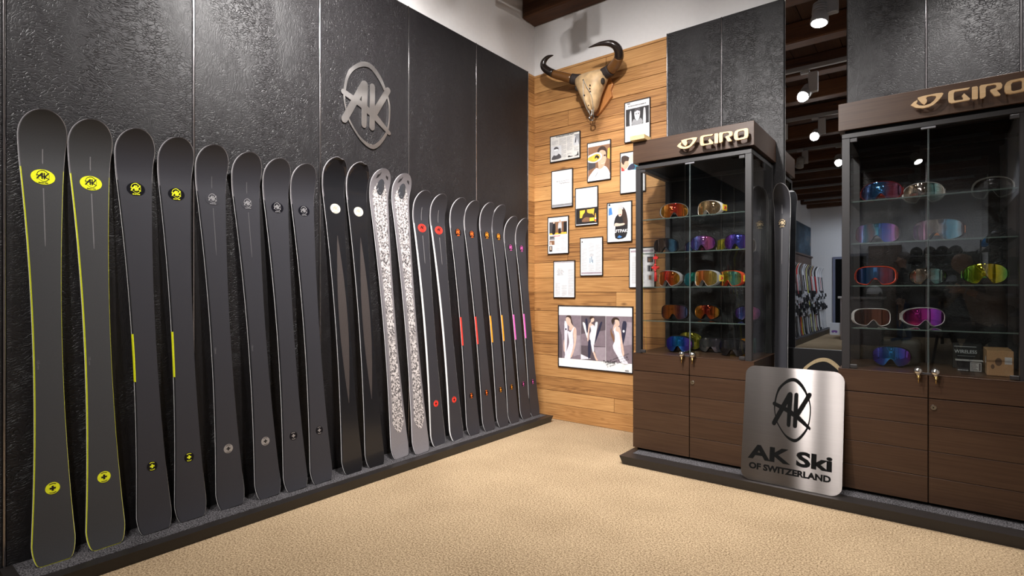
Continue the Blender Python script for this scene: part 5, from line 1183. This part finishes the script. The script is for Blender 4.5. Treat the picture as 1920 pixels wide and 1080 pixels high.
for yy in (-4.6, -2.92, -1.24):
    for xx in (.62, .93): obj('upright', tube(new_bm(), [(xx, yy, 0), (xx, yy, 2.0)], .012, 6), M_metalblk, rw)
hl = [('white', .42), ('white', .88), ('white', .42), ('black', .88), ('blue', .88), ('black', 1.34), ('grey', 1.34), ('blue', 1.8), ('black', 1.8), ('grey', .42)]
yy = [-2.62, -2.62, -3.2, -3.2, -3.9, -2.2, -3.0, -4.2, -3.3, -3.9]
wh = ['front of the lowest wire shelf', 'front of the second wire shelf', 'second on the lowest wire shelf', 'second on the second wire shelf', 'third on the second wire shelf', 'front of the third wire shelf', 'second on the third wire shelf', 'far end of the top wire shelf', 'middle of the top wire shelf', 'far end of the lowest wire shelf']
for (c, z), y_, n_ in zip(hl, yy, wh): helmet('%s helmet at the %s on the right wall' % (c, n_), (.78, y_, z + .008), HC[c], 1.5 + R.uniform(-.3, .3), .165)

# ------------------------------------------------------------------ people (both stand behind the camera and show in the glass)
def skin_mesh(name, joints, edges, mats, pick, parent, sub=2):
    """one continuous body grown over joints {name:(co, radius)}"""
    ks = list(joints); me = bpy.data.meshes.new(name); me.from_pydata([joints[k][0] for k in ks], [(ks.index(a), ks.index(b)) for a, b in edges], [])
    o = bpy.data.objects.new(name, me); COL.objects.link(o)
    md = o.modifiers.new('skin', 'SKIN'); md.use_smooth_shade = True
    for v, k in zip(me.skin_vertices[0].data, ks): v.radius = (joints[k][1],) * 2 if not isinstance(joints[k][1], tuple) else joints[k][1]; v.use_root = False
    me.skin_vertices[0].data[0].use_root = True
    s = o.modifiers.new('sub', 'SUBSURF'); s.levels = sub; s.render_levels = sub
    dg = bpy.context.evaluated_depsgraph_get(); dg.update()
    nm = bpy.data.meshes.new_from_object(o.evaluated_get(dg)); bpy.data.objects.remove(o)
    nm.materials.clear()
    for m_ in mats: nm.materials.append(m_)
    for p in nm.polygons: p.material_index = pick(p.center); p.use_smooth = True
    r = bpy.data.objects.new(name, nm); COL.objects.link(r); r.parent = parent
    off = ORIG.get(parent.name, Vector((0, 0, 0))); nm.transform(Matrix.Translation(-off))
    return r
M_skin = plain('skin', (.52, .30, .21), .5); M_jeans = plain('denim', (.05, .09, .20), .8, bump=.2); M_jacket = plain('black_jacket', (.012, .012, .014), .7); M_shoe = plain('blue_shoe', (.04, .07, .2), .5)
M_sweater = plain('taupe_sweater', (.33, .27, .24), .85, bump=.3); M_trous = plain('black_trousers', (.012, .011, .012), .8); M_hairb = plain('brown_hair', (.035, .016, .009), .45); M_hairg = plain('grey_hair', (.16, .13, .12), .6)
def hand(J, E, wrist, wco, d, side, pal=.09, up=Vector((0, 0, 1)), r=.011, curl=.5):
    """five fingers from a palm at the wrist; d = finger direction, side = thumb side"""
    d, side = Vector(d).normalized(), Vector(side).normalized(); nrm = d.cross(side).normalized()
    pc = Vector(wco) + d * pal * .6; J[wrist + 'palm'] = (tuple(pc), (.03, .022)); E.append((wrist, wrist + 'palm'))
    for i, (off, ln) in enumerate(((.030, .075), (.010, .088), (-.011, .080), (-.031, .062))):
        k = Vector(wco) + d * pal + side * off; a = k + d * ln * .5 + nrm * curl * .02; b = k + d * ln * .8 + nrm * curl * .055
        n0, n1, n2 = ['%sf%d%d' % (wrist, i, q) for q in range(3)]
        J[n0] = (tuple(k), r * 1.1); J[n1] = (tuple(a), r); J[n2] = (tuple(b), r * .8); E += [(wrist + 'palm', n0), (n0, n1), (n1, n2)]
    k = Vector(wco) + d * pal * .35 + side * .04; a = k + d * .04 + side * .022; J[wrist + 't0'] = (tuple(k), r * 1.2); J[wrist + 't1'] = (tuple(a), r); E += [(wrist + 'palm', wrist + 't0'), (wrist + 't0', wrist + 't1')]
# standing man by the counter, facing left of frame (-x)
mx, my = -.52, -8.2
mn = thing('person', 'man in black jacket and blue jeans at the rear, reflected in the glass', 'person', (mx, my, 0))
J = dict(pelvis=((mx, my, 1.04), (.16, .13)), belly=((mx, my, 1.22), (.17, .14)), chest=((mx, my, 1.48), (.19, .15)), neck0=((mx, my, 1.66), .075), neck=((mx - .02, my, 1.74), .062), jaw=((mx - .045, my, 1.82), .085), skull=((mx - .02, my, 1.93), .112), crown=((mx, my, 2.01), .075), nose=((mx - .15, my, 1.87), .018),
         shl=((mx, my - .22, 1.57), .085), ell=((mx + .05, my - .29, 1.26), .060), wrl=((mx - .03, my - .28, 1.0), .036), shr=((mx, my + .22, 1.57), .085), elr=((mx + .06, my + .29, 1.26), .060), wrr=((mx - .05, my + .27, 1.02), .036),
         hl=((mx + .02, my - .1, .96), .11), kl=((mx + .03, my - .11, .54), .075), al=((mx + .12, my - .11, .1), .05), tl=((mx - .06, my - .11, .05), .042), hr=((mx - .02, my + .1, .96), .11), kr=((mx - .06, my + .11, .54), .075), ar=((mx - .06, my + .11, .1), .05), tr=((mx - .24, my + .11, .05), .042))
E = [('pelvis', 'belly'), ('belly', 'chest'), ('chest', 'neck0'), ('neck0', 'neck'), ('neck', 'jaw'), ('jaw', 'skull'), ('skull', 'crown'), ('jaw', 'nose'), ('chest', 'shl'), ('shl', 'ell'), ('ell', 'wrl'), ('chest', 'shr'), ('shr', 'elr'), ('elr', 'wrr'), ('pelvis', 'hl'), ('hl', 'kl'), ('kl', 'al'), ('al', 'tl'), ('pelvis', 'hr'), ('hr', 'kr'), ('kr', 'ar'), ('ar', 'tr')]
hand(J, E, 'wrl', J['wrl'][0], (-.2, 0, -1), (-1, 0, 0)); hand(J, E, 'wrr', J['wrr'][0], (-.2, 0, -1), (-1, 0, 0))
def pk(c):
    if c.z > 1.70: return 0
    if c.z < .11: return 3
    if abs(c.y - my) > .17 and c.z < 1.02: return 0
    return 1 if c.z > .93 else 2
skin_mesh('body', J, E, [M_skin, M_jacket, M_jeans, M_shoe], pk, mn)
bm = sphere(new_bm(), (mx + .015, my, 1.97), .122, 0, 16, 12, (1.0, .98, .85)); obj('hair', bm, M_hairg, mn, smooth=True)
bm = sphere(sphere(new_bm(), (mx - .128, my - .038, 1.91), .012), (mx - .128, my + .038, 1.91), .012); obj('eye', bm, M_ink, mn)
bm = sphere(sphere(new_bm(), (mx - .005, my - .118, 1.89), .03, sc=(.7, .4, 1.1)), (mx - .005, my + .118, 1.89), .03, sc=(.7, .4, 1.1)); obj('ear', bm, M_skin, mn)
# photographer crouched behind the camera
fw = Vector((-.615, .788, 0)); rt = Vector((.788, .615, 0))
def W(r_, f_, z_): return tuple(rt * r_ + fw * f_ + Vector((0, 0, z_)))
pg = thing('person', 'long haired photographer in taupe sweater with a camera, reflected in the glass', 'person', W(.12, -.62, 0))
J = dict(pelvis=(W(.12, -.66, .78), (.17, .14)), belly=(W(.11, -.60, .96), (.14, .12)), chest=(W(.10, -.50, 1.16), (.16, .13)), neck0=(W(.07, -.42, 1.30), .06), neck=(W(.06, -.39, 1.35), .05), jaw=(W(.045, -.325, 1.385), .075), skull=(W(.04, -.34, 1.475), .098), crown=(W(.04, -.37, 1.545), .065), nose=(W(.03, -.225, 1.43), .014),
         shl=(W(-.07, -.46, 1.22), .062), ell=(W(-.17, -.36, 1.0), .046), wrl=(W(-.06, -.21, 1.09), .029), shr=(W(.27, -.46, 1.22), .062), elr=(W(.40, -.30, 1.06), .048), wrr=(W(.155, -.20, 1.17), .029),
         hl=(W(.02, -.64, .72), .10), kl=(W(-.03, -.44, .44), .068), al=(W(-.02, -.62, .09), .046), tl=(W(-.03, -.46, .045), .038), hr=(W(.22, -.64, .72), .10), kr=(W(.27, -.44, .44), .068), ar=(W(.26, -.62, .09), .046), tr=(W(.28, -.46, .045), .038))
hand(J, E := [(a, b) for a, b in E if 'palm' not in a + b and 'f' not in a[2:] + b[2:] and 'wrlt' not in a + b and 'wrrt' not in a + b], 'wrl', J['wrl'][0], rt * .45 + fw * .7 + Vector((0, 0, .3)), (-.4, .2, .8), .07, r=.0095)
hand(J, E, 'wrr', J['wrr'][0], rt * -.75 + fw * .4 + Vector((0, 0, .1)), (0, 0, 1), .07, r=.0095)
wr_r, wr_l = Vector(J['wrr'][0]), Vector(J['wrl'][0])
def pk2(c):
    if c.z > 1.315: return 0
    if (c - wr_r).length < .15 and (c - Vector(J['elr'][0])).length > .16 or (c - wr_l).length < .12: return 0
    if c.z < .10: return 3
    return 1 if c.z > .82 else 2
skin_mesh('body', J, E, [M_skin, M_sweater, M_trous, M_ink], pk2, pg)
HJ = dict(a=(W(.04, -.36, 1.50), .112), b=(W(.05, -.42, 1.42), .10), c=(W(.13, -.45, 1.30), .075), d=(W(.17, -.42, 1.18), .055), e=(W(.18, -.40, 1.06), .03), f=(W(-.01, -.45, 1.28), .07), g=(W(-.03, -.46, 1.14), .045))
skin_mesh('hair', HJ, [('a', 'b'), ('b', 'c'), ('c', 'd'), ('d', 'e'), ('b', 'f'), ('f', 'g')], [M_hairb], lambda c: 0, pg)
bm = new_bm(); d_ = (Vector(J['elr'][0]) - wr_r).normalized(); s_ = d_.cross(Vector((0, 0, 1))).normalized(); u_ = s_.cross(d_)
for k in range(14): sphere(bm, wr_r + d_ * .03 + (s_ * math.cos(k * PI / 7) + u_ * math.sin(k * PI / 7)) * .036, .008, 0, 6, 5)
obj('bracelet', bm, M_silver, pg)
# camera on its tripod just behind the picture's viewpoint
cm = thing('photo_camera', 'black photo camera on a tripod in the photographer\'s hands, reflected in the glass', 'camera', W(0, -.12, 0))
Rz = Matrix.Rotation(math.radians(37.96), 4, 'Z')
def cb_(x0, x1, y0, y1, z0, z1, bv): return put(bevel(box(x0, x1, y0, y1, z0, z1), bv, 2), Rz)
bd = obj('camera_body', cb_(-.07, .07, -.165, -.10, 1.095, 1.19, .008), M_metalblk, cm)
obj('prism_hump', cb_(-.03, .03, -.165, -.105, 1.1905, 1.225, .01), M_metalblk, bd)
bm = tube(new_bm(), [W(0, -.10, 1.15), W(0, -.06, 1.15), W(0, -.055, 1.15), W(0, -.03, 1.15)], [.036, .038, .042, .042], 24); obj('lens', bm, M_metalblk, cm)
obj('front_element', tube(new_bm(), [W(0, -.0305, 1.15), W(0, -.0295, 1.15)], .034, 20), mat_lens('lens_coated', [(.04, .02, .08), (.02, .05, .08), (.04, .02, .06)]), cm)
tp_ = thing('tripod', 'black three legged tripod under the camera, reflected in the glass', 'tripod', W(0, -.13, 0))
obj('centre_column', tube(new_bm(), [W(0, -.13, .62), W(0, -.13, 1.06)], .014, 10), M_metalblk, tp_)
obj('tripod_head', bevel(tube(new_bm(), [W(0, -.13, 1.055), W(0, -.13, 1.094)], [.03, .035], 14), .002, 1), M_metalblk, tp_)
for a, b in ((.30, -.30), (-.30, -.30), (0, -.55)):
    lg = obj('leg', tube(new_bm(), [W(0, -.13, .96), W(a, b, .015)], [.015, .010], 8), M_metalblk, tp_); obj('rubber_foot', sphere(new_bm(), W(a, b, .014), .014), M_foam, lg)
